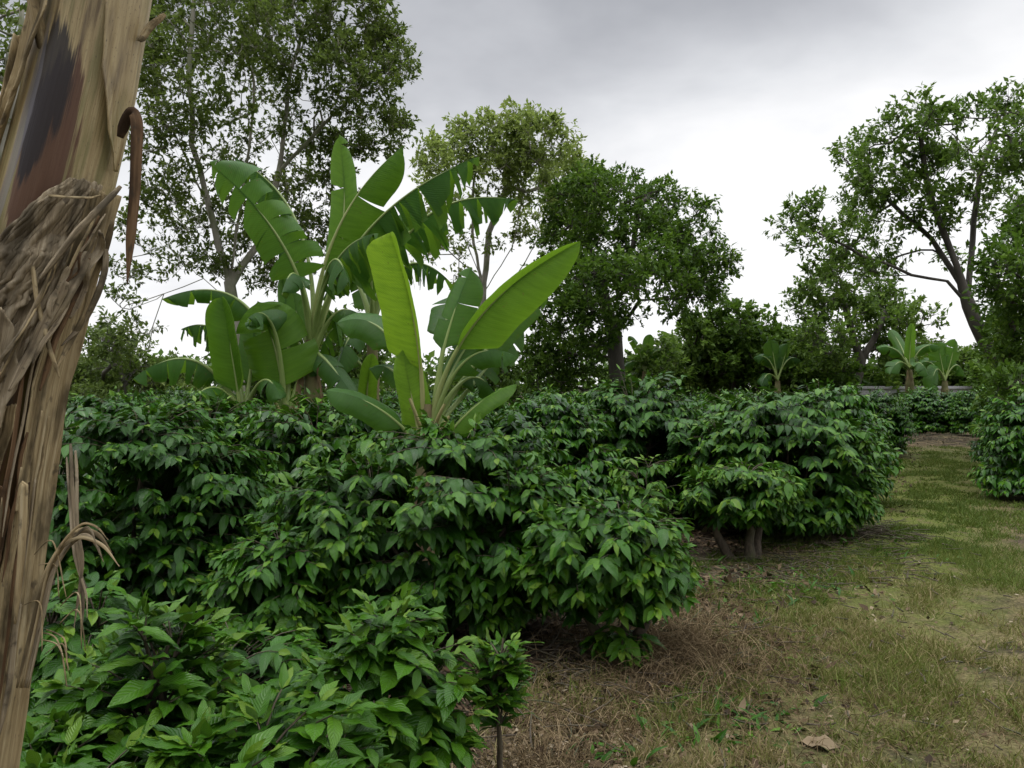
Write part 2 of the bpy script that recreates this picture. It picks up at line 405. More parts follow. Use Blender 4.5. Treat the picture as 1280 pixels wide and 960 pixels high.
# ------------------------------------------------------------------ banana plants
def banana_leaf(root,base,pts,hw,face,aL=.15,aR=.15,tears=0,t0=.38,tint=.4,seed=0,rib_r=.016,dead=False,curl=.25,wL=1.,wR=1.,name='leaf',blunt=.95):
    """pts: three world points of the midrib curve; hw: half width; face: where the upper side looks; aL/aR: how far each half hangs (radians)"""
    rng=np.random.default_rng(seed); n=44
    c=bez(*pts,n); t=np.linspace(0,1,n); T=nz(np.gradient(c,axis=0))
    face=nz(np.asarray(face,float))
    Nn=nz(face-T*(T@face)[:,None]); S=np.cross(T,Nn)
    bl=np.clip((t-t0)/(1-t0),0,1)
    prof=np.minimum(1,(bl/.10)**.6)*np.where(bl>blunt-.3,np.clip(1-((bl-(blunt-.3))/(1.001-(blunt-.3)))**2.4,0,1)**.7,1)*(1-.12*bl)
    prof[bl<=0]=0
    i0=int(np.argmax(bl>0))-1; i0=max(i0,0)
    mb=MB(); cols=6; s=np.linspace(0,1,cols+1)
    for side,ang,wf in ((-1,aL,wL),(1,aR,wR)):
        # strips between tears
        cuts=[i0]; i=i0
        while i<n-1:
            gap={0:99,1:rng.integers(7,19),2:rng.integers(2,8),3:rng.integers(1,5)}[tears]
            i=min(n-1,i+int(gap)); cuts.append(i)
        for a,b in zip(cuts[:-1],cuts[1:]):
            j=np.linspace(0,b-a,(b-a)*2+1)+a
            da=rng.normal(0,.10*tears) ; lean=rng.normal(0,.05*tears)
            ci=np.stack([np.interp(j,np.arange(n),c[:,q]) for q in range(3)],-1)
            Ti=np.stack([np.interp(j,np.arange(n),T[:,q]) for q in range(3)],-1); Ni=np.stack([np.interp(j,np.arange(n),Nn[:,q]) for q in range(3)],-1); Si=np.stack([np.interp(j,np.arange(n),S[:,q]) for q in range(3)],-1)
            pr=np.interp(j,np.arange(n),prof)*hw*wf
            x=np.linspace(0,1,len(j))
            shrink=(0,.10,.26,.40)[tears]
            rnd_len=1+rng.normal(0,.06*tears)
            ph=rng.uniform(0,6.28)
            rows=[]
            for q in s:
                an=ang+da*q+curl*q*q*(1 if ang>=0 else -1)+.16*(fbm(j*.21+ph*7,np.full(len(j),q*1.2),seed%97)-.5)*q
                # edge pulls together along the rib when torn
                off=(.5-x)*shrink*q*np.linalg.norm(ci[-1]-ci[0])+lean*q*hw
                d=side*Si*np.cos(an)[:,None]-Ni*np.sin(an)[:,None]
                g=np.array([0,0,-1.])*((0,.06,.5,1.0)[tears]*q)
                rip=.06*hw*(fbm(j*.33+ph*3,np.full(len(j),q*2.),seed%89+3)-.5)*q
                rows.append(ci+(pr*q*rnd_len)[:,None]*nz(d+g+Ti*.22*q)+Ti*off[:,None]+Ni*rip[:,None]+Ni*.004)
            V=np.stack(rows,1); m=len(j)
            ii=np.arange(m-1)[:,None]*(cols+1); jj=np.arange(cols)[None]
            Fq=np.stack([ii+jj,ii+jj+1,ii+cols+2+jj,ii+cols+1+jj],-1).reshape(-1,4)
            if side<0: Fq=Fq[:,::-1]
            U=np.stack([np.broadcast_to(s*side,(m,cols+1)),np.broadcast_to(np.interp(j,np.arange(n),bl)[:,None],(m,cols+1)),np.full((m,cols+1),np.clip(tint+rng.normal(0,.02+.015*tears),0,1))],-1)
            mb.add(V.reshape(-1,3),Fq,U.reshape(-1,3))
    lo=mb.build(name,M['dead_leaf'] if dead else M['banana'],root,origin=base)
    rb=MB(); tube(rb,c-Nn*rib_r*.3,rib_r*np.interp(t,[0,t0,1],[1.7,.95,.15]),8,.9 if dead else min(1,.35+tint*.5)); rb.build('midrib',M['dead_leaf'] if dead else M['banana_rib'],lo,origin=base)
    return lo
def pseudostem(root,base,pts,rads,mat_='banana_stem',seed=0):
    mb=MB(); pts=np.asarray(pts); 
    n=24; t=np.linspace(0,1,len(pts)); tt=np.linspace(0,1,n)
    q=np.stack([np.interp(tt,t,pts[:,k]) for k in range(3)],-1); r=np.interp(tt,t,rads)*(1+.05*np.sin(tt*37+seed))
    tube(mb,q,r,16,.5); return mb.build('pseudostem',M[mat_],root,origin=base)

CAMD=np.array([0,-1.,0])
def banana_plant(label,px,d,stem_px,stem_r,leaves,seed,stubs=()):
    base=G(px,d); root=empty('banana_plant',base,label,'banana plant','banana plants')
    pts=[base+np.array([0,0,-.05])]+[P(x,y,d) for x,y in stem_px]
    pseudostem(root,base,pts,stem_r,seed=seed)
    for k,l in enumerate(leaves):
        (p0,p1,p2)=l['p']; dz=l.get('dz',(0,0,0))
        W=[P(q[0],q[1],d+e) for q,e in zip((p0,p1,p2),dz)]
        kw={a:b for a,b in l.items() if a not in('p','dz','hw','face')}
        banana_leaf(root,base,W,l['hw']/F_PX*d,l.get('face',(0,-.6,.8)),seed=seed*50+k,rib_r=(.0025 if d<20 else .0009)*d,**kw)
    for (p0,p1) in stubs:
        mb=MB(); a=P(*p0,d-.12); b=P(*p1,d-.2); tube(mb,bez(a,(a+b)/2+np.array([0,-.03,.02]),b,6),np.array([.02,.02,.018,.017,.016,.013])*d/8,7,.95); mb.build('petiole_stub',M['banana_rib'],root,origin=base)
    return root

D=dict
# ================================================================== SETTING
def build_ground():
    m,nt,out=mat('plantation_ground'); L=nt.links
    geo=N(nt,'NewGeometry'); pos=geo.outputs['Position']
    sx=N(nt,'SeparateXYZ'); L.new(pos,sx.inputs[0])
    def noise(s,det=5.,ro=.6):
        n=N(nt,'TexNoise',Scale=s,Detail=det,Roughness=ro); L.new(pos,n.inputs['Vector']); return n.outputs[0]
    n1=noise(.9); n2=noise(7.); n3=noise(45.,4.); n4=noise(2.3,6.,.7)
    soil=ramp(nt,n3,[(.3,(.022,.016,.011)),(.55,(.06,.045,.03)),(.75,(.15,.115,.075))])
    straw=ramp(nt,n3,[(.3,(.07,.052,.026)),(.55,(.17,.13,.068)),(.8,(.32,.25,.15))])
    green=ramp(nt,n3,[(.3,(.066,.085,.015)),(.7,(.145,.17,.034))])
    u=math_(nt,'SUBTRACT',sx.outputs[0],math_(nt,'SUBTRACT',math_(nt,'MULTIPLY',sx.outputs[1],.565),.85))
    uu=math_(nt,'ADD',u,math_(nt,'MULTIPLY',math_(nt,'SUBTRACT',n1,.5),1.6))
    au=math_(nt,'ABSOLUTE',math_(nt,'SUBTRACT',uu,.15))
    inpath=math_(nt,'SUBTRACT',1.,math_(nt,'DIVIDE',math_(nt,'SUBTRACT',au,.55),.9),clamp=True)
    edge=math_(nt,'SUBTRACT',1.,math_(nt,'DIVIDE',math_(nt,'SUBTRACT',au,1.2),.9),clamp=True)
    far=math_(nt,'MULTIPLY',math_(nt,'SUBTRACT',sx.outputs[1],19.5),.5,clamp=True)
    inpath=math_(nt,'MULTIPLY',inpath,math_(nt,'SUBTRACT',1.,far))
    near=math_(nt,'DIVIDE',math_(nt,'SUBTRACT',sx.outputs[1],3.2),5.,clamp=True)
    inpath=math_(nt,'MULTIPLY',inpath,math_(nt,'ADD',.35,math_(nt,'MULTIPLY',near,.65)))
    k=math_(nt,'MULTIPLY',edge,ramp(nt,n4,[(.38,(0,0,0)),(.56,(1,1,1))]))
    c=mixc(nt,k,soil,straw)
    c=mixc(nt,math_(nt,'MULTIPLY',inpath,ramp(nt,n2,[(.3,(.15,)*3),(.55,(1,)*3)])),c,green)
    p=N(nt,'BsdfPrincipled',Roughness=.95); p.inputs['Specular IOR Level'].default_value=.15; L.new(c,p.inputs['Base Color'])
    bp=N(nt,'Bump',Strength=.9,Distance=.03); L.new(math_(nt,'ADD',n3,math_(nt,'MULTIPLY',n2,.7)),bp.inputs['Height']); L.new(bp.outputs[0],p.inputs['Normal'])
    L.new(p.outputs[0],out.inputs[0])
    xs=np.concatenate([[-400,-120,-50],np.linspace(-20,24,221),[60,130,400]]); ys=np.concatenate([[-200,-40,-8],np.linspace(-2,34,181),[60,150,500]])
    X,Y=np.meshgrid(xs,ys); Z=ground_z(X,Y)
    V=np.stack([X,Y,Z],-1).reshape(-1,3); w=len(xs); i=np.arange(len(ys)-1)[:,None]*w; j=np.arange(w-1)[None]
    Fq=np.stack([i+j,i+j+1,i+w+j+1,i+w+j],-1).reshape(-1,4)
    mb=MB(); mb.add(V,Fq,(0,0,0)); o=mb.build('ground',m); o['kind']='structure'
    o['label']='earth floor of the plantation with a worn grassy track'
def ground_z(X,Y):
    X=np.asarray(X,float); Y=np.asarray(Y,float)
    inn=np.clip((23-np.abs(X))/4,0,1)*np.clip((33-Y)/4,0,1)*np.clip((Y+2)/2,0,1)
    u=X-(.565*Y-.85)
    z=inn*((fbm(X*.8,Y*.8,3)-.5)*.07+(fbm(X*3,Y*3,9)-.5)*.035)
    z=z+.16*np.exp(-((Y-23.5)/2.2)**2)*np.exp(-(u/2.4)**2)      # low earth bank where the track ends
    return z
build_ground()

def world():
    w=bpy.data.worlds.new('World'); sc.world=w; w.use_nodes=True; nt=w.node_tree; L=nt.links
    for n in list(nt.nodes): nt.nodes.remove(n)
    out=nt.nodes.new('ShaderNodeOutputWorld')
    sky=nt.nodes.new('ShaderNodeTexSky'); sky.sky_type='NISHITA'; sky.sun_disc=False
    sky.sun_elevation=R(SUN_EL); sky.sun_rotation=R(SUN_AZ)
    b1=N(nt,'Background',Strength=.06); L.new(sky.outputs[0],b1.inputs[0])
    tc=N(nt,'TexCoord'); s=N(nt,'SeparateXYZ'); L.new(tc.outputs['Generated'],s.inputs[0])
    # cloud deck: directions projected on a layer overhead
    zz=math_(nt,'ADD',math_(nt,'MAXIMUM',s.outputs[2],0.),.16)
    cx=math_(nt,'DIVIDE',s.outputs[0],zz); cy=math_(nt,'DIVIDE',s.outputs[1],zz)
    cv=N(nt,'CombineXYZ'); L.new(cx,cv.inputs[0]); L.new(cy,cv.inputs[1]); cv.inputs[2].default_value=CLOUD_SEED
    n=N(nt,'TexNoise',Scale=.55,Detail=6.,Roughness=.5,Distortion=.3); L.new(cv.outputs[0],n.inputs['Vector'])
    n2=N(nt,'TexNoise',Scale=2.2,Detail=5.,Roughness=.5,Distortion=.2); L.new(cv.outputs[0],n2.inputs['Vector'])
    t=math_(nt,'ADD',math_(nt,'MULTIPLY',n.outputs[0],.72),math_(nt,'MULTIPLY',n2.outputs[0],.28))
    # thinner, brighter cloud towards the horizon on the right
    el=math_(nt,'MULTIPLY',math_(nt,'SUBTRACT',.36,s.outputs[2]),1.2)
    rt=math_(nt,'MULTIPLY',s.outputs[0],.14)
    t=math_(nt,'ADD',t,math_(nt,'ADD',math_(nt,'MAXIMUM',el,-.10),rt))
    col=ramp(nt,t,[(.36,(.40,.41,.44)),(.48,(.55,.56,.59)),(.58,(.72,.73,.755)),(.70,(.92,.92,.93)),(.85,(.98,.98,.985))])
    b2=N(nt,'Background',Strength=1.0); L.new(col,b2.inputs[0])
    # overcast brightening overhead, boosted above the frame to light the plants
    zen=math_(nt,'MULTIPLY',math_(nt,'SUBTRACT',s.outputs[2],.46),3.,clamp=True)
    # bank: unseen dark cloud added behind the camera to deepen shade on facing sides
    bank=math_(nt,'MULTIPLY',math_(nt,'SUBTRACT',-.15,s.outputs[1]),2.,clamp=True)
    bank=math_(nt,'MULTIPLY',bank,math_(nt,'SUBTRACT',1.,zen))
    L.new(math_(nt,'SUBTRACT',math_(nt,'ADD',1.,math_(nt,'MULTIPLY',zen,ZENITH_BOOST)),math_(nt,'MULTIPLY',bank,.45)),b2.inputs['Strength'])
    mx=N(nt,'MixShader',Fac=.93); L.new(b1.outputs[0],mx.inputs[1]); L.new(b2.outputs[0],mx.inputs[2]); L.new(mx.outputs[0],out.inputs[0])
SUN_EL=68.; SUN_AZ=-100.; ZENITH_BOOST=4.0; CLOUD_SEED=3.1
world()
sun=bpy.data.lights.new('sun','SUN'); sun.energy=.9; sun.angle=R(18); sun.color=(1,.96,.9)
so=bpy.data.objects.new('sun',sun); COL.objects.link(so)
az=R(SUN_AZ); el=R(SUN_EL)
sd=Vector((math.sin(az)*math.cos(el),math.cos(az)*math.cos(el),math.sin(el)))   # towards the sun
so.rotation_euler=sd.to_track_quat('Z','Y').to_euler()

cam=bpy.data.cameras.new('camera'); co=bpy.data.objects.new('camera',cam); COL.objects.link(co)
co.location=(0,0,CAM_H); co.rotation_euler=(R(90),0,0); cam.sensor_width=36; cam.lens=36*F_PX/1280; cam.clip_end=2000; cam.clip_start=.05
sc.camera=co
sc.view_settings.view_transform='Standard'; sc.view_settings.look='None'; sc.view_settings.gamma=1; sc.view_settings.exposure=0.22
sc.cycles.max_bounces=6; sc.cycles.diffuse_bounces=3; sc.cycles.transmission_bounces=4; sc.cycles.glossy_bounces=2
sc.cycles.use_denoising=True

# ================================================================== COFFEE
def gl(px,d): q=G(px,d); q[2]=float(ground_z(q[0],q[1])); return q
GN='coffee bushes in the near rows'
coffee_bush('coffee_bush',gl(548,5.7),'broad domed coffee bush in the centre, directly below the bright yellow-green banana leaf',
  [(0,0,.80,.95,.85,.66),(-.62,-.1,.62,.68,.65,.55),(.5,-.2,.6,.62,.6,.6),(-.1,-.25,.3,1.05,.6,.3)],560,11,leaf=.135,T=T_HI,group=GN)
coffee_bush('coffee_bush',gl(752,4.95),'low coffee bush at the edge of the dry weeds with its leaning trunk showing',
  [(.02,0,.74,.50,.48,.29),(-.05,.05,.54,.42,.4,.24),(.24,-.05,.55,.36,.4,.26),(.12,-.08,.16,.15,.14,.13)],230,12,tone=.05,leaf=.14,T=T_HI,group=GN,
  stems=[(.10,0,-.30,.05,.70),(.12,-.02,.16,0,.75),(.12,.02,.42,.1,.62)],stem_r=.036)
coffee_bush('coffee_bush',gl(345,5.1),'low spreading coffee bush in front of the dark gap left of the central domed bush',
  [(0,0,.42,.42,.45,.40),(-.1,.25,.3,.3,.3,.3),(0,0,.2,.45,.4,.2)],150,13,leaf=.135,T=T_HI,group=GN)
coffee_bush('coffee_bush',gl(175,6.1),'tall dark coffee bush just right of the foreground banana stem',
  [(0,0,.95,.72,.72,.62),(-.35,-.2,.6,.6,.6,.5),(.45,.1,.7,.6,.55,.6),(0,-.1,.3,.95,.6,.3)],430,14,tone=-.12,leaf=.135,T=T_HI,group=GN)
coffee_bush('coffee_bush',gl(90,3.6),'shaded coffee bush half hidden behind the lower foreground banana stem',
  [(0,0,.42,.42,.40,.42)],110,15,leaf=.15,T=T_HI,group=GN)
GY='young coffee plants in the foreground'
coffee_bush('young_coffee_plant',gl(190,2.75),'leafy young coffee plant at lower left beside the banana stem, with large ribbed leaves',
  [(0,0,.62,.26,.25,.30),(-.15,-.2,.42,.28,.25,.25),(.02,.0,.75,.16,.16,.18),(-.1,-.05,.3,.4,.35,.28)],165,21,leaf=.14,T=T_HI,material='young',group=GY,up=.35,down=.45,reach=.3,cat='coffee plant')
coffee_bush('young_coffee_plant',gl(345,2.45),'young coffee plant at the bottom edge with pale new shoots, between two taller young plants',
  [(0,0,.52,.30,.25,.24),(.12,-.1,.38,.3,.25,.2),(-.16,-.1,.5,.22,.22,.2),(0,0,.25,.45,.35,.24)],175,22,leaf=.145,T=T_HI,material='young',group=GY,up=.35,down=.45,reach=.3,cat='coffee plant')
coffee_bush('young_coffee_plant',gl(90,2.35),'young coffee plant in the bottom left corner right against the banana stem',
  [(0,0,.42,.28,.25,.26),(.1,-.1,.3,.3,.25,.25)],110,26,leaf=.135,T=T_HI,material='young',group=GY,up=.35,down=.45,reach=.3,cat='coffee plant')
coffee_bush('young_coffee_plant',gl(300,3.6),'low dark young coffee plant in the gap behind the other foreground plants',
  [(0,0,.34,.45,.35,.30),(-.3,.1,.28,.35,.3,.25)],110,27,leaf=.14,T=T_HI,group=GY,up=.1,down=.5,reach=.35,cat='coffee plant')
coffee_bush('young_coffee_plant',gl(484,3.1),'conical young coffee plant in the foreground, left of the small thin-stemmed one',
  [(0,0,.50,.32,.3,.28),(0,0,.70,.18,.18,.18),(.0,-.05,.28,.31,.3,.25)],130,23,stems=[(0,0,0,0,.70),(.02,0,.1,.05,.42),(-.02,0,-.12,-.03,.42)],stem_r=.014,leaf=.15,T=T_HI,material='young',group=GY,up=.2,down=.6,reach=.32,cat='coffee plant')
coffee_bush('young_coffee_plant',gl(622,3.3),'small coffee sapling on a thin bare stem at the edge of the leaf litter',
  [(0,0,.54,.09,.09,.11),(0.01,0,.46,.08,.08,.07)],34,24,tone=.12,leaf=.105,T=T_HI,material='young',group=GY,up=.35,down=.4,reach=.2,stems=[(0,0,.01,0,.66)],stem_r=.014,cat='coffee plant')
GR='coffee bushes beside the grassy track'
coffee_bush('coffee_bush',gl(930,7.85),'low front coffee bush with forked pale trunks standing on the leaf litter by the track',
  [(-.02,0,.72,.56,.5,.26),(.05,.1,.58,.48,.45,.2)],210,31,tone=.09,leaf=.14,T=T_MID,group=GR,stems=[(-.12,0,-.40,.05,.62),(.06,-.02,.02,0,.8),(.09,.05,.4,.3,.72)],stem_r=.05)
coffee_bush('coffee_bush',gl(976,9.0),'large glossy domed coffee bush right of centre, tallest beside the track',
  [(0,0,.92,.92,.9,.74),(.55,.0,.7,.55,.6,.62),(-.5,.1,.75,.6,.6,.6),(.45,-.2,.4,.5,.5,.35),(0,-.1,.35,.9,.7,.33)],600,32,tone=.05,leaf=.145,T=T_MID,group=GR)
coffee_bush('coffee_bush',gl(1034,11.4),'round coffee bush behind the large glossy one, last before the track widens',
  [(0,0,.98,.75,.8,.80),(.3,-.2,.6,.6,.6,.55),(0,0,.3,.8,.8,.3)],380,33,leaf=.145,T=T_LO,material='coffee_far',group=GR)
coffee_bush('coffee_bush',gl(800,10.0),'tall rounded coffee bush between the central dome and the large glossy bush',
  [(0,0,.98,.85,.9,.84),(-.55,-.1,.7,.6,.7,.6),(.4,-.3,.6,.6,.6,.5),(0,0,.3,.8,.8,.3)],480,34,tone=-.03,leaf=.145,T=T_MID,group=GR)
v1=coffee_bush('coffee_bush',gl(688,9.2),'coffee bush right behind the short banana plant, under the vine-covered tree',
  [(0,0,.92,.75,.7,.76),(.3,-.2,.6,.6,.6,.5),(0,0,.3,.8,.8,.3)],380,35,leaf=.14,T=T_LO,material='coffee_far',group=GR)
coffee_bush('weedy_shrub',gl(808,8.0),'thin yellowish straggly sapling in the gap between coffee bushes',
  [(0,0,.72,.36,.25,.28),(.05,0,.45,.28,.2,.2)],34,36,tone=.16,leaf=.13,T=T_MID,group=None,material='young',bare=.3,stem_r=.012,cat='sapling')
# rows behind: copies of three more bushes
v2=coffee_bush('coffee_bush',gl(385,7.6),'coffee bush with a lit flat top in front of the brown banana pseudostem',
  [(0,0,.92,.8,.75,.66),(-.4,.1,.7,.6,.6,.55),(0,0,.3,.8,.8,.3)],400,41,tone=.04,leaf=.135,T=T_LO,material='coffee_far',group='coffee bushes in the back rows')
v3=coffee_bush('coffee_bush',gl(268,7.9),'coffee bush in the second row left, below the drooping banana sucker leaves',
  [(0,0,.95,.85,.75,.68),(.4,-.1,.7,.6,.6,.55),(0,0,.3,.8,.8,.3)],400,42,tone=-.08,leaf=.135,T=T_LO,material='coffee_far',group='coffee bushes in the back rows')
GB='coffee bushes in the back rows'
def cp(src,px,d,label,rz,s=1.,g=GB): return copy_thing(src,gl(px,d),label,rz,s,g)
cp(v3,130,8.2,'coffee bush in the second row, closest to the foreground banana stem',2.1)
cp(v2,455,7.9,'coffee bush between the two banana clumps, behind the central dome',1.2,.98)
cp(v1,620,7.7,'coffee bush at the right foot of the short banana plant',3.9,.92)
cp(v1,560,8.6,'coffee bush behind the short banana plant stem',5.1,.9)
cp(v3,50,9.5,'coffee bush far left behind the foreground banana stem',4.)
cp(v2,1098,19.0,'dark coffee bush at the far left corner of the track end',2.4,(.85,.9,1.0))
cp(v1,1150,25.5,'coffee bush on the far earth bank below the pale wall, left one',.7,(1.25,1.,.95))
cp(v3,1192,25.8,'coffee bush on the far earth bank below the pale wall, middle one',2.9,(1.2,1,.9))
cp(v2,1228,24.0,'coffee bush on the far earth bank below the pale wall, right one',5.2,(1.1,1,.95))
cp(v1,1283,13.6,'dark coffee bush cut by the right frame edge beside the track',1.0,(.9,.9,.95),GR)
cp(v3,1262,18.6,'dark coffee bush at the right of the track, before the leaning tree',4.4,(1.,1,.98),GR)
cp(v2,1300,21.5,'coffee bush behind the right track edge, under the leaning tree',2.2,1.05,GR)
cp(v2,1290,11.8,'dark coffee bush at the right frame edge, nearest to the camera on that side',3.3,(.95,1,1.05),GR)
cp(v3,1268,15.6,'dark coffee bush under the bushy tree at the right frame edge',.4,(.9,.9,1.0),GR)
k=0
rr=random.Random(5)
for yy in (10.8,12.6,14.6,16.8,19.2,22.):
    x=-9.5
    while x<.565*yy-3.2:
        if not(abs(x-(-2.3))<.9 and yy<11.5):
            src=(v1,v2,v3)[k%3]; q=np.array([x+rr.uniform(-.25,.25),yy+rr.uniform(-.3,.3),0]); q[2]=float(ground_z(q[0],q[1]))
            copy_thing(src,q,'coffee bush deep in the back rows, mostly hidden by the nearer bushes',rr.uniform(0,6.28),rr.uniform(.9,1.0),'coffee bushes deep in the field')
        k+=1; x+=1.75

# ================================================================== BANANAS
UPC=(0,-.75,.65); CF=(0,-1,.1); UPF=(0,-.2,1)
A_leaves=[
 D(p=((388,428),(388,305),(262,203)),hw=38,face=(-.1,-.95,-.1),aL=.1,aR=.15,tears=2,t0=.36,tint=.42,dz=(0,-.3,-.2)),
 D(p=((391,428),(402,245),(290,196)),hw=44,face=(.3,-.5,.8),aL=1.15,aR=1.1,tears=3,t0=.3,tint=.25,dz=(0,.3,.5)),
 D(p=((393,425),(446,300),(424,168)),hw=21,face=(.1,-1,.1),aL=.2,aR=.15,tears=1,t0=.34,tint=.62,dz=(.1,.3,.3)),
 D(p=((390,428),(398,265),(506,181)),hw=46,face=(.35,-.8,.5),aL=1.4,aR=.1,tears=1,t0=.32,tint=.68,dz=(0,-.2,-.1),curl=.1),
 D(p=((394,425),(428,262),(592,198)),hw=48,face=(-.1,-.45,.9),aL=1.1,aR=1.15,tears=3,t0=.28,tint=.33,dz=(0,-.3,-.5)),
 D(p=((392,425),(412,270),(436,352)),hw=27,face=(.2,-.6,.8),aL=.8,aR=.9,tears=2,t0=.4,tint=.2,dz=(0,-.5,-1.0)),
 D(p=((387,425),(372,295),(352,368)),hw=24,face=(-.3,-.6,.8),aL=.7,aR=.9,tears=1,t0=.42,tint=.15,dz=(0,-.3,-.8)),
 D(p=((388,440),(372,405),(366,366)),hw=15,face=(-.4,-.9,.2),aL=.3,aR=.2,tears=0,t0=.3,tint=.45,dz=(0,.1,.2)),
 D(p=((392,440),(420,362),(452,398)),hw=18,face=(.1,-.5,.9),aL=.5,aR=.6,tears=1,t0=.35,tint=.3,dz=(0,-.1,-.3)),
 D(p=((392,440),(406,440),(446,502)),hw=20,face=(.3,-.9,.5),aL=.3,aR=.3,tears=1,t0=.2,tint=.12,dz=(0,-.2,-.4)),
 D(p=((391,420),(408,300),(470,292)),hw=30,face=(.1,-.5,.8),aL=.9,aR=.9,tears=3,t0=.3,tint=.22,dz=(0,-.5,-.9)),
 D(p=((389,420),(378,300),(330,300)),hw=28,face=(-.1,-.6,.8),aL=.8,aR=.9,tears=2,t0=.3,tint=.18,dz=(0,.4,.6)),
 D(p=((391,430),(412,345),(424,430)),hw=22,face=(.2,-.7,.6),aL=.6,aR=.7,tears=2,t0=.3,tint=.2,dz=(0,.2,.3)),
 D(p=((390,430),(360,360),(344,440)),hw=20,face=(-.2,-.7,.6),aL=.6,aR=.7,tears=2,t0=.3,tint=.18,dz=(0,.3,.4)),
 D(p=((384,445),(372,455),(366,525)),hw=10,face=(-.3,-.9,.2),aL=.8,aR=.9,tears=2,t0=.15,tint=.5,dz=(0,-.15,-.2),dead=True,name='dry_leaf'),
 D(p=((392,445),(402,470),(404,528)),hw=9,face=(.3,-.9,.2),aL=.8,aR=.9,tears=2,t0=.15,tint=.5,dz=(0,-.15,-.2),dead=True,name='dry_leaf'),
]
banana_plant('tallest banana plant, with brown pseudostem and long torn leaves',388,9.2,[(390,560),(390,470),(388,425)],[.15,.12,.085,.055],A_leaves,1)
B_leaves=[
 D(p=((463,430),(430,365),(400,440)),hw=26,face=(-.1,-.6,.8),aL=.6,aR=.7,tears=2,t0=.25,tint=.2,dz=(0,-.1,-.1)),
 D(p=((466,430),(440,380),(420,470)),hw=24,face=(-.2,-.7,.6),aL=.5,aR=.6,tears=1,t0=.25,tint=.26,dz=(0,-.5,-.7)),
 D(p=((468,430),(500,360),(515,470)),hw=24,face=(.2,-.7,.6),aL=.6,aR=.5,tears=2,t0=.25,tint=.2,dz=(0,.1,.2)),
 D(p=((466,420),(455,350),(440,330)),hw=22,face=(-.2,-.8,.5),aL=.4,aR=.5,tears=1,t0=.25,tint=.24,dz=(0,.2,.3)),
 D(p=((465,400),(500,222),(647,250)),hw=42,face=(-.1,-.4,.9),aL=1.1,aR=1.15,tears=3,t0=.28,tint=.3,dz=(0,-.2,-.2)),
 D(p=((465,400),(466,350),(457,292)),hw=19,face=(.1,-1,.2),aL=.2,aR=.2,tears=0,t0=.3,tint=.33,dz=(0,-.2,-.3)),
 D(p=((467,400),(500,290),(560,350)),hw=30,face=(.1,-.4,.9),aL=.9,aR=.9,tears=3,t0=.4,tint=.18,dz=(0,.3,.2)),
 D(p=((463,400),(440,300),(405,372)),hw=26,face=(-.1,-.4,.9),aL=.8,aR=.9,tears=2,t0=.4,tint=.15,dz=(0,.3,.3)),
 D(p=((467,405),(480,330),(508,262)),hw=22,face=(.3,-.9,.4),aL=.5,aR=.5,tears=1,t0=.35,tint=.25,dz=(0,.2,.3)),
 D(p=((460,470),(440,430),(413,452)),hw=22,face=(-.2,-.7,.7),aL=.4,aR=.4,tears=1,t0=.2,tint=.22,dz=(0,-.2,-.4)),
 D(p=((464,560),(452,500),(466,442)),hw=13,face=(.1,-1,.1),aL=.1,aR=.15,tears=0,t0=.3,tint=.72,dz=(0,-.5,-.6)),
 D(p=((460,540),(436,440),(418,520)),hw=20,face=(-.2,-.7,.6),aL=.6,aR=.5,tears=1,t0=.3,tint=.2,dz=(0,-.3,-.5)),
]
banana_plant('banana plant with a long torn arching leaf, hidden behind the upright yellow-green leaf',465,10.1,[(465,560),(466,470),(465,400)],[.13,.11,.08,.05],B_leaves,2)
C_leaves=[
 D(p=((303,525),(292,450),(277,372)),hw=31,face=(.3,-.95,.1),aL=-.15,aR=-.9,tears=0,t0=.24,tint=.52,dz=(0,-.1,0),curl=.4),
 D(p=((303,515),(292,380),(226,412)),hw=31,face=(-.2,-.5,.8),aL=.8,aR=.9,tears=3,t0=.4,tint=.25,dz=(0,.3,.3)),
 D(p=((301,518),(252,405),(166,474)),hw=31,face=(-.1,-.5,.9),aL=.8,aR=.9,tears=2,t0=.25,tint=.28,dz=(0,-.1,-.3)),
 D(p=((303,520),(268,452),(232,512)),hw=28,face=(-.2,-.7,.7),aL=.6,aR=.6,tears=1,t0=.25,tint=.2,dz=(0,-.4,-.8)),
 D(p=((304,520),(330,440),(352,500)),hw=23,face=(.2,-.7,.7),aL=.5,aR=.6,tears=1,t0=.3,tint=.2,dz=(0,-.3,-.6)),
 D(p=((301,522),(300,440),(262,470)),hw=23,face=(-.3,-.6,.7),aL=.6,aR=.6,tears=2,t0=.3,tint=.15,dz=(0,.2,.3)),
 D(p=((304,520),(318,450),(318,392)),hw=23,face=(.3,-.9,.2),aL=.3,aR=.3,tears=0,t0=.3,tint=.35,dz=(0,.2,.3)),
]
banana_plant('leftmost banana sucker, low and spreading with one rolled upright leaf',303,9.0,[(303,560),(303,522)],[.08,.06,.045],C_leaves,3)
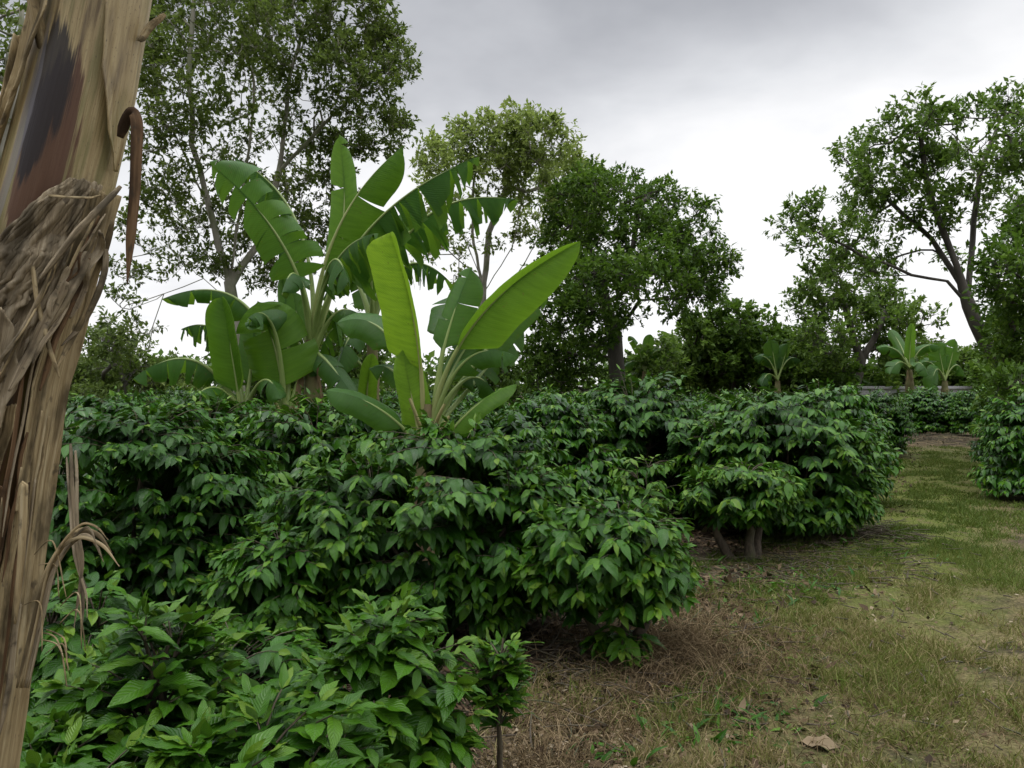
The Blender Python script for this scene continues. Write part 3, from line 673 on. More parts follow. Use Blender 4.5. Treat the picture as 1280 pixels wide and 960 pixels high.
C_leaves+=[
 D(p=((302,515),(270,370),(232,360)),hw=28,face=(-.2,-.6,.7),aL=.8,aR=.8,tears=3,t0=.35,tint=.2,dz=(0,.5,.7)),
 D(p=((306,515),(320,380),(352,400)),hw=31,face=(.2,-.6,.7),aL=.7,aR=.7,tears=3,t0=.35,tint=.18,dz=(0,.6,.8)),
 D(p=((300,520),(272,430),(238,455)),hw=26,face=(-.1,-.6,.7),aL=.7,aR=.8,tears=3,t0=.3,tint=.3,dz=(0,-.3,-.5)),
 D(p=((300,520),(285,400),(215,440)),hw=28,face=(-.1,-.5,.8),aL=.7,aR=.8,tears=2,t0=.3,tint=.22,dz=(0,.4,.5)),
 D(p=((305,522),(345,455),(395,500)),hw=26,face=(.2,-.6,.7),aL=.5,aR=.6,tears=1,t0=.25,tint=.2,dz=(0,.4,.6)),
 D(p=((299,524),(262,480),(205,505)),hw=26,face=(-.1,-.6,.7),aL=.5,aR=.6,tears=1,t0=.25,tint=.24,dz=(0,0,0))]
D_leaves=[
 D(p=((357,524),(354,445),(322,376)),hw=46,face=(.1,-1,.1),aL=.15,aR=.12,tears=1,t0=.26,tint=.60,dz=(0,-.1,-.1),blunt=.8),
 D(p=((352,522),(338,318),(203,374)),hw=24,face=(0,-.5,.9),aL=.7,aR=.8,tears=2,t0=.42,tint=.22,dz=(0,.1,0)),
 D(p=((355,522),(350,360),(310,398)),hw=28,face=(-.2,-.6,.8),aL=.7,aR=.7,tears=1,t0=.45,tint=.18,dz=(0,-.2,-.5)),
 D(p=((358,522),(366,420),(352,345)),hw=14,face=(.1,-.9,.3),aL=.4,aR=.4,tears=0,t0=.4,tint=.45,dz=(0,.2,.2)),
 D(p=((360,522),(385,420),(400,470)),hw=18,face=(.2,-.7,.7),aL=.5,aR=.5,tears=1,t0=.35,tint=.2,dz=(0,.2,.1)),
 D(p=((350,515),(342,505),(336,540)),hw=11,face=(-.2,-.9,.2),aL=.8,aR=.8,tears=2,t0=.15,tint=.4,dz=(0,-.1,-.1),dead=True,name='dry_leaf'),
 D(p=((362,515),(368,500),(374,540)),hw=9,face=(.2,-.9,.2),aL=.8,aR=.8,tears=2,t0=.15,tint=.7,dz=(0,-.1,-.1),dead=True,name='dry_leaf'),
]
banana_plant('banana sucker with a broad round backlit leaf, just left of the brown pseudostem',357,9.0,[(357,560),(357,520)],[.09,.07,.05],D_leaves,4,stubs=[((362,522),(372,495)),((352,522),(340,492))])
E_leaves=[
 D(p=((540,535),(566,440),(612,400)),hw=27,face=(.1,-.8,.5),aL=.4,aR=.4,tears=1,t0=.34,tint=.22,dz=(0,.3,.4)),
 D(p=((544,535),(600,470),(655,405)),hw=26,face=(.2,-.8,.5),aL=.5,aR=.4,tears=2,t0=.4,tint=.16,dz=(0,.4,.7)),
 D(p=((526,535),(500,440),(462,462)),hw=22,face=(-.2,-.7,.6),aL=.5,aR=.5,tears=1,t0=.35,tint=.2,dz=(0,.3,.3)),
 D(p=((527,535),(534,425),(488,291)),hw=44,face=(-.1,-1,.15),aL=.10,aR=-1.2,tears=0,t0=.335,tint=.97,dz=(0,-.1,-.15),curl=.1,wR=.75,blunt=1.17),
 D(p=((540,530),(560,385),(725,302)),hw=47,face=(.1,-.9,.5),aL=-1.2,aR=.3,tears=0,t0=.36,tint=.68,dz=(0,-.1,-.2),wL=.35,curl=.25,blunt=.72),
 D(p=((541,530),(546,430),(590,334)),hw=33,face=(-.3,-.95,.2),aL=.2,aR=.3,tears=1,t0=.46,tint=.38,dz=(0,.1,.2)),
 D(p=((528,520),(492,375),(422,404)),hw=29,face=(-.1,-.8,.6),aL=.25,aR=.3,tears=0,t0=.38,tint=.3,dz=(0,.25,.3)),
 D(p=((541,530),(575,410),(645,446)),hw=25,face=(.1,-.6,.8),aL=.5,aR=.6,tears=1,t0=.32,tint=.3,dz=(0,-.1,-.2)),
 D(p=((545,530),(592,440),(683,361)),hw=24,face=(.2,-.9,.4),aL=.35,aR=.3,tears=1,t0=.5,tint=.24,dz=(0,.3,.5)),
 D(p=((527,560),(472,492),(408,489)),hw=26,face=(-.1,-.7,.75),aL=.3,aR=.3,tears=0,t0=.22,tint=.32,dz=(0,-.2,-.3)),
 D(p=((529,575),(518,510),(503,438)),hw=24,face=(-.2,-1,.1),aL=.15,aR=.2,tears=0,t0=.25,tint=.80,dz=(0,-.05,-.05)),
 D(p=((545,570),(582,500),(646,481)),hw=20,face=(0,-.6,.8),aL=.35,aR=.3,tears=0,t0=.22,tint=.55,dz=(0,-.2,-.3)),
 D(p=((542,530),(590,430),(622,500)),hw=24,face=(.2,-.6,.8),aL=.6,aR=.6,tears=1,t0=.38,tint=.12,dz=(0,.1,.2)),
 D(p=((540,530),(560,400),(560,372)),hw=30,face=(.2,-.9,.3),aL=.4,aR=.3,tears=1,t0=.5,tint=.2,dz=(0,.3,.5)),
]
banana_plant('short plant with an upright glowing yellow-green leaf',530,7.0,[(530,620),(533,540),(534,505)],[.10,.085,.07,.04],E_leaves,5,stubs=[((526,535),(512,498)),((545,530),(556,505)),((548,545),(562,520))])
def far_banana(label,px,d,top,leaf,seed):
    banana_plant(label,px,d,[(px,top+20),(px,top)],[.17,.14,.08],leaf,seed)
far_banana('far banana plant with an erect new leaf in front of the pale wall',1137,27,462,[
 D(p=((1137,462),(1137,440),(1140,404)),hw=7,face=(0,-1,0),aL=.1,aR=-.8,tint=.6,t0=.25),
 D(p=((1137,462),(1122,425),(1096,436)),hw=11,face=(-.3,-.7,.6),aL=.5,aR=.5,tears=1,tint=.35,t0=.25),
 D(p=((1137,462),(1150,422),(1176,434)),hw=11,face=(.3,-.7,.6),aL=.5,aR=.5,tears=1,tint=.35,t0=.25),
 D(p=((1137,462),(1124,440),(1112,468)),hw=12,face=(-.3,-.9,.4),aL=.4,aR=.4,tears=1,tint=.28,t0=.25,dz=(0,-.5,-.7)),
 D(p=((1137,462),(1150,440),(1160,470)),hw=12,face=(.3,-.9,.4),aL=.4,aR=.4,tears=1,tint=.28,t0=.25,dz=(0,-.5,-.7)),
 D(p=((1137,462),(1126,425),(1112,412)),hw=9,face=(-.3,-.9,.3),aL=.3,aR=.3,tears=0,tint=.4,t0=.3,dz=(0,.6,1))],6)
far_banana('far banana plant with broad hanging leaves, right of the erect-leaved one',1181,27.5,476,[
 D(p=((1181,476),(1176,445),(1171,428)),hw=15,face=(0,-1,.1),aL=.1,aR=.1,tears=1,tint=.42,t0=.2),
 D(p=((1181,476),(1168,440),(1164,492)),hw=14,face=(-.2,-.9,.4),aL=.4,aR=.4,tears=1,tint=.36,t0=.25,dz=(0,-.4,-.6)),
 D(p=((1181,476),(1196,440),(1206,470)),hw=13,face=(.3,-.8,.5),aL=.5,aR=.5,tears=1,tint=.36,t0=.25),
 D(p=((1181,476),(1190,450),(1194,424)),hw=12,face=CF,aL=.2,aR=.2,tears=1,tint=.45,t0=.25),
 D(p=((1181,476),(1162,440),(1148,458)),hw=12,face=(-.3,-.8,.5),aL=.5,aR=.5,tears=1,tint=.3,t0=.25)],7)
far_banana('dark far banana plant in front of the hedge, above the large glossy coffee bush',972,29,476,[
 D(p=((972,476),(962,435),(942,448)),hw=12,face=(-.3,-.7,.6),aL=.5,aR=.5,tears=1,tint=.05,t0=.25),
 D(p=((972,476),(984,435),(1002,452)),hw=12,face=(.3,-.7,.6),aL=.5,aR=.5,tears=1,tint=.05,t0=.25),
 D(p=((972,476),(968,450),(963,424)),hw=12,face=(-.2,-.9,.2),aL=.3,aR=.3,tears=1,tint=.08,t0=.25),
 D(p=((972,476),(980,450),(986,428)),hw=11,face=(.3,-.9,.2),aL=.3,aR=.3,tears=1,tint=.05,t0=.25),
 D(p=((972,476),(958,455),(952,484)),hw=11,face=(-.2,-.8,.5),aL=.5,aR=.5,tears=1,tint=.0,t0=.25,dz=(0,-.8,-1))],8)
far_banana('far banana plant with thin leaves at the foot of the vine-covered tree',806,28,464,[
 D(p=((806,464),(800,432),(786,420)),hw=7,face=(-.3,-.8,.5),aL=.4,aR=.4,tears=1,tint=.2,t0=.25),
 D(p=((806,464),(815,428),(838,440)),hw=10,face=(.3,-.7,.6),aL=.5,aR=.5,tears=1,tint=.2,t0=.25),
 D(p=((806,464),(795,440),(778,462)),hw=10,face=(-.3,-.7,.6),aL=.5,aR=.5,tears=1,tint=.15,t0=.25),
 D(p=((806,464),(808,440),(813,418)),hw=9,face=CF,aL=.3,aR=.3,tears=0,tint=.25,t0=.25)],9)

# ================================================================== FOREGROUND BANANA STEM
def big_stem():
    D0=1.9
    ys=np.array([-900,-300,0,120,240,360,480,600,720,840,960,1120,1384])
    xs=np.array([300,178,121,98,68,33,1,-21,-38,-55,-75,-104,-150])
    rp=np.array([46,55,62,65,67,68,69,71,73,75,78,84,96])
    m,nt,out=mat('foreground_pseudostem'); L=nt.links
    vec,u,v,r=luv(nt)
    mp=N(nt,'Mapping'); mp.inputs['Scale'].default_value=(22,3.4,1); L.new(vec,mp.inputs[0])
    f=N(nt,'TexNoise',Scale=1.,Detail=6.,Roughness=.65); L.new(mp.outputs[0],f.inputs['Vector'])
    mp2=N(nt,'Mapping'); mp2.inputs['Scale'].default_value=(4.2,3.2,1); L.new(vec,mp2.inputs[0])
    g=N(nt,'TexNoise',Scale=1.,Detail=4.); L.new(mp2.outputs[0],g.inputs['Vector'])
    c=ramp(nt,f.outputs[0],[(.25,(.20,.14,.06)),(.5,(.40,.305,.15)),(.75,(.54,.44,.25))])
    ol=ramp(nt,g.outputs[0],[(.50,(0,0,0)),(.62,(1,1,1))]); c=mixc(nt,math_(nt,'MULTIPLY',ol,.65),c,(.15,.145,.045))
    dk=ramp(nt,g.outputs[0],[(.28,(1,1,1)),(.42,(0,0,0))]); c=mixc(nt,math_(nt,'MULTIPLY',dk,.9),c,(.045,.022,.012))
    # the long dark bruise on the upper stem: blackish middle, red-brown rim, bluish bloom
    def blob(cu,cv,su,sv,gain=1.3):
        a=math_(nt,'DIVIDE',math_(nt,'SUBTRACT',u,cu),su); b=math_(nt,'DIVIDE',math_(nt,'SUBTRACT',v,cv),sv)
        q=math_(nt,'ADD',math_(nt,'MULTIPLY',a,a),math_(nt,'MULTIPLY',b,b))
        q=math_(nt,'SUBTRACT',gain,math_(nt,'ADD',q,math_(nt,'MULTIPLY',math_(nt,'SUBTRACT',math_(nt,'ADD',math_(nt,'MULTIPLY',f.outputs[0],.3),math_(nt,'MULTIPLY',g.outputs[0],.7)),.5),5.))); return math_(nt,'MULTIPLY',q,2.6,clamp=True)
    low=math_(nt,'MULTIPLY',math_(nt,'SUBTRACT',math_(nt,'ADD',2.06,math_(nt,'MULTIPLY',math_(nt,'SUBTRACT',g.outputs[0],.5),.5)),v),6.,clamp=True)
    c=mixc(nt,math_(nt,'MULTIPLY',low,.9),c,ramp(nt,g.outputs[0],[(.35,(.018,.009,.005)),(.55,(.085,.034,.012)),(.68,(.11,.085,.02))]))
    g3=N(nt,'TexNoise',Scale=90.,Detail=3.); L.new(vec,g3.inputs['Vector'])
    c=mixc(nt,ramp(nt,g3.outputs[0],[(.63,(0,)*3),(.70,(.75,)*3)]),c,(.05,.03,.018))
    c=mixc(nt,math_(nt,'MULTIPLY',blob(.25,2.20,.50,.20),.9),c,(.085,.03,.016))
    c=mixc(nt,math_(nt,'MULTIPLY',blob(.02,2.33,.34,.16),.92),c,(.012,.009,.010))
    c=mixc(nt,math_(nt,'MULTIPLY',blob(-.28,2.20,.13,.30),.6),c,(.20,.19,.20))
    p=N(nt,'BsdfPrincipled',Roughness=.42); L.new(c,p.inputs['Base Color'])
    bp=N(nt,'Bump',Strength=.4,Distance=.005); L.new(f.outputs[0],bp.inputs['Height']); L.new(bp.outputs[0],p.inputs['Normal'])
    L.new(p.outputs[0],out.inputs[0])
    def dry(name,lo,mi,hi):
        md,nt,out=mat(name); L=nt.links
        vec,u,v,r=luv(nt)
        mp=N(nt,'Mapping'); mp.inputs['Scale'].default_value=(34,2.2,3); L.new(vec,mp.inputs[0])
        f=N(nt,'TexNoise',Scale=1.,Detail=7.,Roughness=.7); L.new(mp.outputs[0],f.inputs['Vector'])
        mp2=N(nt,'Mapping'); mp2.inputs['Scale'].default_value=(6,5,3); L.new(vec,mp2.inputs[0])
        g=N(nt,'TexNoise',Scale=1.,Detail=5.); L.new(mp2.outputs[0],g.inputs['Vector'])
        c=ramp(nt,f.outputs[0],[(.28,lo),(.5,mi),(.72,hi)])
        c=mixc(nt,ramp(nt,g.outputs[0],[(.38,(.92,)*3),(.52,(0,)*3)]),c,tuple(x*.26 for x in mi))
        g2=N(nt,'TexNoise',Scale=24.,Detail=3.); L.new(vec,g2.inputs['Vector'])
        c=mixc(nt,ramp(nt,g2.outputs[0],[(.62,(0,)*3),(.72,(.7,)*3)]),c,(.06,.045,.03))
        p=N(nt,'BsdfPrincipled',Roughness=.8); p.inputs['Specular IOR Level'].default_value=.25; L.new(c,p.inputs['Base Color'])
        bp=N(nt,'Bump',Strength=.9,Distance=.008); L.new(f.outputs[0],bp.inputs['Height']); L.new(bp.outputs[0],p.inputs['Normal'])
        t=N(nt,'BsdfTranslucent'); L.new(c,t.inputs[0]); mx=N(nt,'MixShader',Fac=.12); L.new(p.outputs[0],mx.inputs[1]); L.new(t.outputs[0],mx.inputs[2])
        L.new(mx.outputs[0],out.inputs[0]); return md
    md=dry('dry_sheath_fibre',(.15,.10,.045),(.42,.32,.17),(.64,.53,.33))
    mg=dry('weathered_sheath_fibre',(.11,.08,.05),(.34,.27,.17),(.58,.49,.35))
    mb_=dry('brown_sheath_fibre',(.06,.03,.014),(.15,.085,.04),(.27,.17,.09))
    base=P(xs[-1],ys[-1],D0); base[2]=0
    root=empty('banana_plant',base,'big weathered banana stem peeling dry sheaths at the left edge','banana plant','banana plants')
    cen=lambda y: (np.interp(y,ys,xs)-640)/F_PX*D0
    rad=lambda y: np.interp(y,ys,rp)/F_PX*D0
    zz=lambda y: CAM_H-(y-480)/F_PX*D0
    # the stem itself
    Y=np.linspace(1384,-900,120); n=64; an=np.linspace(0,2*np.pi,n,endpoint=False)
    V=[];A=[]
    for y in Y:
        z=zz(y)
        for a in an:
            rr=rad(y)*(1+.035*math.sin(3*a+z*1.1)+.02*math.sin(7*a-z*2)+.03*(vnoise(a*4,z*1.5,5)-.5))*.95
            V.append((cen(y)+rr*math.sin(a),D0-rr*math.cos(a),z)); A.append((a if a<math.pi else a-2*math.pi,z,.5))
    i=np.arange(len(Y)-1)[:,None]*n; j=np.arange(n)[None]
    Fq=np.stack([i+j,i+(j+1)%n,i+n+(j+1)%n,i+n+j],-1).reshape(-1,4)
    mb=MB(); mb.add(V,Fq,A); mb.build('pseudostem',m,root,origin=base)
    def sheath(name,rows,lift,seed,material,wr=.012,folds=6,edge=.014,nu=40,nv=70,fray=.06,thick=True):
        """rows: (y, phi left, phi right) down the stem"""
        rows=np.array(rows,float); rng=np.random.default_rng(seed)
        t=np.linspace(0,1,nv); k=np.linspace(0,1,len(rows))
        yy=np.interp(t,k,rows[:,0]); pl=np.interp(t,k,rows[:,1]); pr=np.interp(t,k,rows[:,2])
        s=np.linspace(0,1,nu); V=np.zeros((nv,nu,3)); A=np.zeros((nv,nu,3))
        for i in range(nv):
            fl=fray*(fbm(t[i]*9,seed*3.1,seed)-.5)*2; fr=fray*(fbm(t[i]*9,seed*5.7+9,seed+3)-.5)*2
            ph=(pl[i]+fl)+(pr[i]+fr-pl[i]-fl)*s
            endf=fray*90*(fbm(s*16,seed+t[i]*0,seed+8)-.5)*(max(0,1-t[i]/.12)+max(0,(t[i]-.88)/.12))
            y=yy[i]+endf
            w=wr*(fbm(s*folds,np.full(nu,t[i]*2.2+seed),seed+5)-.35)*2.4+wr*.42*(fbm(s*folds*3.7,np.full(nu,t[i]*4+seed),seed+6)-.5)*2
            ed=edge*(np.abs(s-.5)*2)**6
            k0=min(1.,.12+t[i]/.22) if name=='crumpled_sheath' else 1.
            r=rad(y)*1.0+(lift+w+ed)*k0
            V[i,:,0]=cen(y)+r*np.sin(ph); V[i,:,1]=D0-r*np.cos(ph); V[i,:,2]=zz(y)
            A[i,:,0]=ph*.5+seed*.37; A[i,:,1]=zz(y)+seed*.61; A[i,:,2]=seed*.1
        ii=np.arange(nv-1)[:,None]*nu; jj=np.arange(nu-1)[None]
        Fq=np.stack([ii+jj,ii+jj+1,ii+nu+jj+1,ii+nu+jj],-1).reshape(-1,4)
        mb=MB(); mb.add(V.reshape(-1,3),Fq,A.reshape(-1,3)); o=mb.build(name,material,root,origin=base)
        so=o.modifiers.new('thickness','SOLIDIFY'); so.thickness=.003; so.offset=-1
        return o
    # tan plate over the upper front and the grey-green right edge
    sheath('green_sheath',[(-260,.75,1.5),(0,.62,1.45),(100,.80,1.5),(170,1.12,1.5),(215,1.45,1.55)],.008,2,m,wr=.004,folds=2,edge=.004,fray=.03)
    # plate down the left flank
    sheath('dry_sheath',[(60,-1.5,-1.0),(150,-1.45,-.75),(300,-1.4,-.45),(430,-1.3,-.30)],.010,3,md,wr=.008,folds=4,edge=.014,fray=.07)
    # the crumpled cloth-like sheath sweeping down to the left
    sheath('crumpled_sheath',[(235,.72,1.35),(270,.35,1.3),(320,-.05,1.15),(370,-.35,1.05),(430,-.6,.75),(500,-.5,.55)],.007,4,mg,wr=.018,folds=7,edge=.006,nu=90,nv=120,fray=.12)
    sheath('crumpled_sheath',[(300,.1,1.0),(350,-.15,.8),(400,-.45,.5),(460,-.62,.2)],.018,5,mg,wr=.014,folds=6,edge=.004,nu=80,nv=80,fray=.18)
    # plates down the lower stem, dark gaps between them
    sheath('dry_sheath',[(245,1.0,1.6),(400,.95,1.6),(560,.98,1.6),(760,.86,1.6),(960,.98,1.6),(1150,.9,1.7)],.012,6,md,wr=.010,folds=4,edge=.014,fray=.06,nv=140)
    sheath('dry_sheath',[(395,-.6,.50),(480,-.4,.72),(560,-.3,.62),(640,-.2,.36),(690,-.15,.12)],.014,7,mg,wr=.018,folds=6,edge=.018,fray=.14,nv=100)
    sheath('dry_sheath',[(505,.40,.85),(620,.30,.66),(760,.46,.74),(900,.64,.93),(1200,.6,1.05)],.010,8,md,wr=.010,folds=4,edge=.014,fray=.06,nv=120)
    sheath('dry_sheath',[(600,.72,.92),(720,.70,.86),(860,.86,1.02),(1000,.95,1.15)],.020,13,mb_,wr=.008,folds=3,edge=.01,fray=.06,nv=100)
    sheath('dry_sheath',[(690,.0,.26),(780,.08,.42),(900,.26,.62),(1200,.2,.62)],.020,9,md,wr=.007,folds=3,edge=.012,fray=.06,nv=120)
    sheath('dry_sheath',[(730,-.9,-.1),(820,-.9,.0),(960,-.9,.2),(1300,-1.,.2)],.008,10,mb_,wr=.010,folds=4,edge=.012,fray=.08)
    sheath('dry_sheath',[(1050,-1.5,1.5),(1384,-1.6,1.6)],.010,11,mg,wr=.014,folds=9,edge=.012,fray=.08)
    sheath('dry_sheath',[(-60,-.75,-.25),(40,-.7,-.2),(130,-.75,-.45),(190,-.8,-.7)],.006,12,md,wr=.006,folds=3,edge=.01,fray=.06)
    def strip(name,pts,w,material,nrm=(0,-1,0),curlv=.5,seed=0,nv=40,nu=7,tip=.15,fray=0.):
        """a hanging ribbon, pts (px,py,depth)"""
        q=np.array([P(*x) for x in pts]); k=np.linspace(0,1,len(q)); t=np.linspace(0,1,nv)
        # smooth by catmull-like double interpolation
        c=np.stack([np.interp(t,k,q[:,e]) for e in range(3)],-1)
        for _ in range(6): c[1:-1]=(c[:-2]+2*c[1:-1]+c[2:])/4
        T=nz(np.gradient(c,axis=0)); nr=nz(np.array(nrm)-T*(T@np.array(nrm))[:,None]); S=np.cross(T,nr)
        prof=np.interp(t,[0,.08,.5,.85,1],[.55,.9,1,.8,tip])*w/2
        s=np.linspace(-1,1,nu); V=c[:,None]+S[:,None]*(s[None,:,None]*prof[:,None,None])-nr[:,None]*((s**2)[None,:,None]*prof[:,None,None]*curlv)
        V+=nr[:,None]*(.004*(fbm(t*7,np.full(nv,seed*1.3),seed)-.5))[:,None,None]
        A=np.stack([np.broadcast_to(s*w*1.5+seed,(nv,nu)),np.broadcast_to(t[:,None]*.6+seed,(nv,nu)),np.full((nv,nu),.4)],-1)
        ii=np.arange(nv-1)[:,None]*nu; jj=np.arange(nu-1)[None]
        Fq=np.stack([ii+jj,ii+jj+1,ii+nu+jj+1,ii+nu+jj],-1).reshape(-1,4)
        mb=MB(); mb.add(V.reshape(-1,3),Fq,A.reshape(-1,3)); o=mb.build(name,material,root,origin=base)
        so=o.modifiers.new('thickness','SOLIDIFY'); so.thickness=.0025
        return o
    mdead=mb_
    def surf(px,py,lift):
        cx=np.interp(py,ys,xs); r=np.interp(py,ys,rp); k=np.clip((px-cx)/(r*1.12),-.97,.97)
        return (px,py,D0-r/F_PX*D0*1.05*math.sqrt(1-k*k)-lift)
    rg=np.random.default_rng(12)
    for k in range(17):                                   # torn papery ribbons over the crumpled sheath
        a=rg.uniform(0,1); x0=150-95*a+rg.normal(0,6); y0=238+110*a+rg.uniform(-8,40); ln=rg.uniform(60,190)
        dx=-ln*rg.uniform(.35,.62); bow=rg.uniform(-14,14); pts=[]
        for q in np.linspace(0,1,6):
            px=x0+dx*q+bow*math.sin(q*3.1)+rg.normal(0,2.5); py=y0+ln*q
            pts.append(surf(px,py,.020+.008*math.sin(q*5+k)+rg.uniform(0,.008)))
        strip('peeling_ribbon',pts,rg.choice([.007,.016,.03]),(mg,md,mg,mb_)[k%4],(rg.uniform(-.5,.5),-1,rg.uniform(0,.5)),rg.uniform(.2,.8),40+k,nv=36,tip=.25)
    for k in range(10):                                   # and long shreds down the lower seams
        y0=rg.uniform(420,760); ln=rg.uniform(120,330); f=rg.uniform(.25,.98); pts=[]
        for q in np.linspace(0,1,6):
            py=y0+ln*q; cx=np.interp(py,ys,xs); r=np.interp(py,ys,rp)
            pts.append(surf(cx+r*1.08*f+rg.normal(0,1.6),py,.012+.005*math.sin(q*4+k)+rg.uniform(0,.008)))
        strip('peeling_ribbon',pts,rg.uniform(.004,.014),(md,mb_,mg)[k%3],(rg.uniform(-.2,.6),-1,.1),rg.uniform(.2,.6),80+k,nv=36,tip=.2)
    strip('hanging_strip',[(150,172,1.81),(157,150,1.80),(166,136,1.79),(172,150,1.785),(171,180,1.78),(169,240,1.78),(163,300,1.78),(159,356,1.78)],.026,mdead,(.6,-1,0),.25,1,tip=.08)
    strip('torn_strip',[(62,95,1.80),(50,60,1.79),(42,30,1.78),(33,-20,1.77),(22,-60,1.76)],.034,md,(-.2,-1,.1),.8,2,tip=.5)
    strip('torn_strip',[(172,50,1.86),(188,28,1.87),(205,16,1.88)],.024,md,(0,-1,.3),.6,3,tip=.5)
    strip('fibre_band',[(52,243,1.775),(80,246,1.765),(112,247,1.775),(126,243,1.80)],.006,md,(0,-1,.2),.3,4,tip=.6)
    strip('torn_strip',[(150,232,1.79),(120,262,1.745),(95,288,1.735),(70,320,1.735),(48,350,1.74)],.018,mg,(.1,-1,.3),.6,5,tip=.4)
    for k,(dx,dy,w_) in enumerate(((0,0,.013),(5,4,.010),(-5,6,.009),(9,-2,.006),(2,-5,.006))):
        strip('curled_strip',[(26+dx,860,1.755-.004*k),(44+dx,780+dy,1.745-.004*k),(58+dx,715+dy,1.735-.004*k),(79+dx,678+dy,1.725-.004*k),(102+dx*.6,660+dy*1.5,1.715-.004*k),(124-dx,668+dy*2,1.71-.005*k),(139-2*dx,690+dy*3,1.705-.005*k)],w_,mg if k%2 else md,(.2,-1,.2),.35,6+k*3,tip=.12)
    for k,(dx,w_) in enumerate(((0,.010),(6,.008),(-5,.006))):
        strip('curled_strip',[(88+dx,555+8*k,1.78),(90+dx,600,1.77),(92+dx*.6,660,1.765),(98+dx,700,1.76),(104-dx,745,1.755),(101-dx*1.5,800-14*k,1.75)],w_,mg,(.2,-1,.1),.4,27+k,tip=.1)
    strip('torn_strip',[(36,310,1.77),(46,380,1.755),(62,440,1.755),(74,472,1.765)],.012,md,(0,-1,.1),.6,8,tip=.3)
    strip('torn_strip',[(20,640,1.75),(28,600,1.75),(24,690,1.745),(18,780,1.745)],.020,md,(0,-1,.1),.8,9,tip=.3)
    for k in range(9):
        rg=np.random.default_rng(60+k); x0=rg.uniform(45,98); y0=rg.uniform(690,820)
        strip('loose_fibre',[(x0-20,y0,1.75),(x0+5,y0+rg.uniform(-30,20),1.72),(x0+rg.uniform(0,20),y0+rg.uniform(10,60),1.71)],.0022,md,(0,-1,0),.2,k,nv=14,nu=2,tip=.3)
    # the crown above
    for k in range(6):
        a=k*1.05+.5; t=P(302,-905,D0); dv=np.array([math.cos(a),math.sin(a),0])
        banana_leaf(root,base,[t-np.array([0,0,.1]),t+dv*.5+np.array([0,0,1.0]),t+dv*1.9+np.array([0,0,.75])],.28,tuple(-dv*.3+np.array([0,0,1])),aL=.3,aR=.3,tears=1,t0=.25,tint=.4,seed=900+k,rib_r=.018)
big_stem()

# ================================================================== TREES
tree('shade_tree','tall open shade tree with pale forking stems and olive leaves, behind the tallest banana plant',18,
 [(302,575),(297,450),(288,355)],
 [[(288,355),(262,262),(241,180),(236,90),(244,-20),(250,-120)],[(288,355),(322,305),(350,215,.3),(360,110,.5),(385,10,.5)],[(290,350),(303,240,-.4),(318,130,-.6),(312,20,-.6)],
  [(284,352),(225,275),(176,228,.5)],[(281,362),(240,320,.3),(185,318,.4),(150,325)],[(350,215,.3),(400,160,0),(450,110,-.3)],[(258,262),(215,160),(190,70)],
  [(276,380,-.3),(255,348,-.6),(205,368,-.8),(160,382,-.8),(140,400,-.8)],[(205,368,-.8),(192,405,-.8),(186,440,-.8)]],
 [(440,25,52,1.1),(478,70,36,1.2),(430,95,42,.9),(360,35,60,.9),(280,25,60,.9),(215,40,55,.9),(170,70,45,.8),(470,165,34,1.1),(440,190,32,1.),(400,200,34,.9),(380,140,40,.6),
  (310,95,44,.55),(225,120,44,.7),(190,165,36,.7),(205,225,34,.6),(185,290,34,.5),(330,180,36,.45),(262,225,30,.35),(230,325,26,.45),(165,330,28,.4),(420,240,26,.6),(370,235,26,.4),
  (150,0,50,.8),(330,-70,90,.8),(210,-80,90,.7),(430,-60,60,.8),(275,170,30,.4),(150,390,22,.3),(180,412,16,.3),(300,330,24,.5),(335,270,24,.45),(270,270,30,.7,.6),(325,300,32,.7,.7),(350,250,30,.7,.6),(300,230,28,.6,.8),(230,270,26,.6,.8),(380,300,34,.8,.6),(430,300,30,.7,.9),(250,330,26,.7,.5),(340,350,30,.8,.6),(200,250,24,.6),(285,140,28,.6),(460,125,30,.8),(495,85,20,1),(290,300,22,.5),(492,160,18,1.)],
 101,'leaf_olive','bark_pale',.135,leaf=.118,depth=1.1,dens=3.0,per=7,lpt=8,twig=.36)
tree('shade_tree','shade tree with a greenish trunk cut by the left frame edge behind the banana stem',14,
 [(2,602),(2,330),(-4,200),(10,60)],[[(-4,200),(20,120),(28,10)],[(0,250),(-60,100)]],
 [(15,30,40,.9),(25,110,26,.6),(-40,40,60,.8),(10,-50,50,.9),(20,170,22,.5),(24,250,16,.3),(14,300,16,.3),(-80,120,50,.7),(55,20,26,.7)],102,'leaf_olive','bark_pale',.16,leaf=.12,dens=1.5)
tree('shade_tree','pale green tree with a domed feathery crown over bare grey limbs',26,
 [(606,550),(604,440),(602,350)],[[(602,350),(583,302),(556,268)],[(602,350),(590,290,.5),(592,225,.5)],[(603,360),(612,290),(640,215)],[(606,380),(645,345),(668,306),(700,262)],[(600,355),(565,318,-.5),(530,318,-.5)],[(604,370),(640,310,.8),(655,240,.8)]],
 [(590,185,34,1.2),(640,172,34,1.3),(678,180,32,1.3),(558,205,28,1.1),(615,215,30,1.),(705,220,32,1.3),(660,222,34,1.1),(540,240,24,.8),(715,255,30,1.2),(690,275,30,1.),(728,225,22,1.2),(540,290,22,.5),(525,320,22,.4),(560,330,22,.45),(640,275,22,.5),(580,250,24,.6),(540,205,18,.9),(735,280,24,1.1),(530,265,16,.6),(660,300,18,.5),(600,300,16,.25)],
 103,'leaf_pale','bark_pale',.13,leaf=.17,depth=1.3,dens=1.35,per=7,lpt=9,twig=.5)
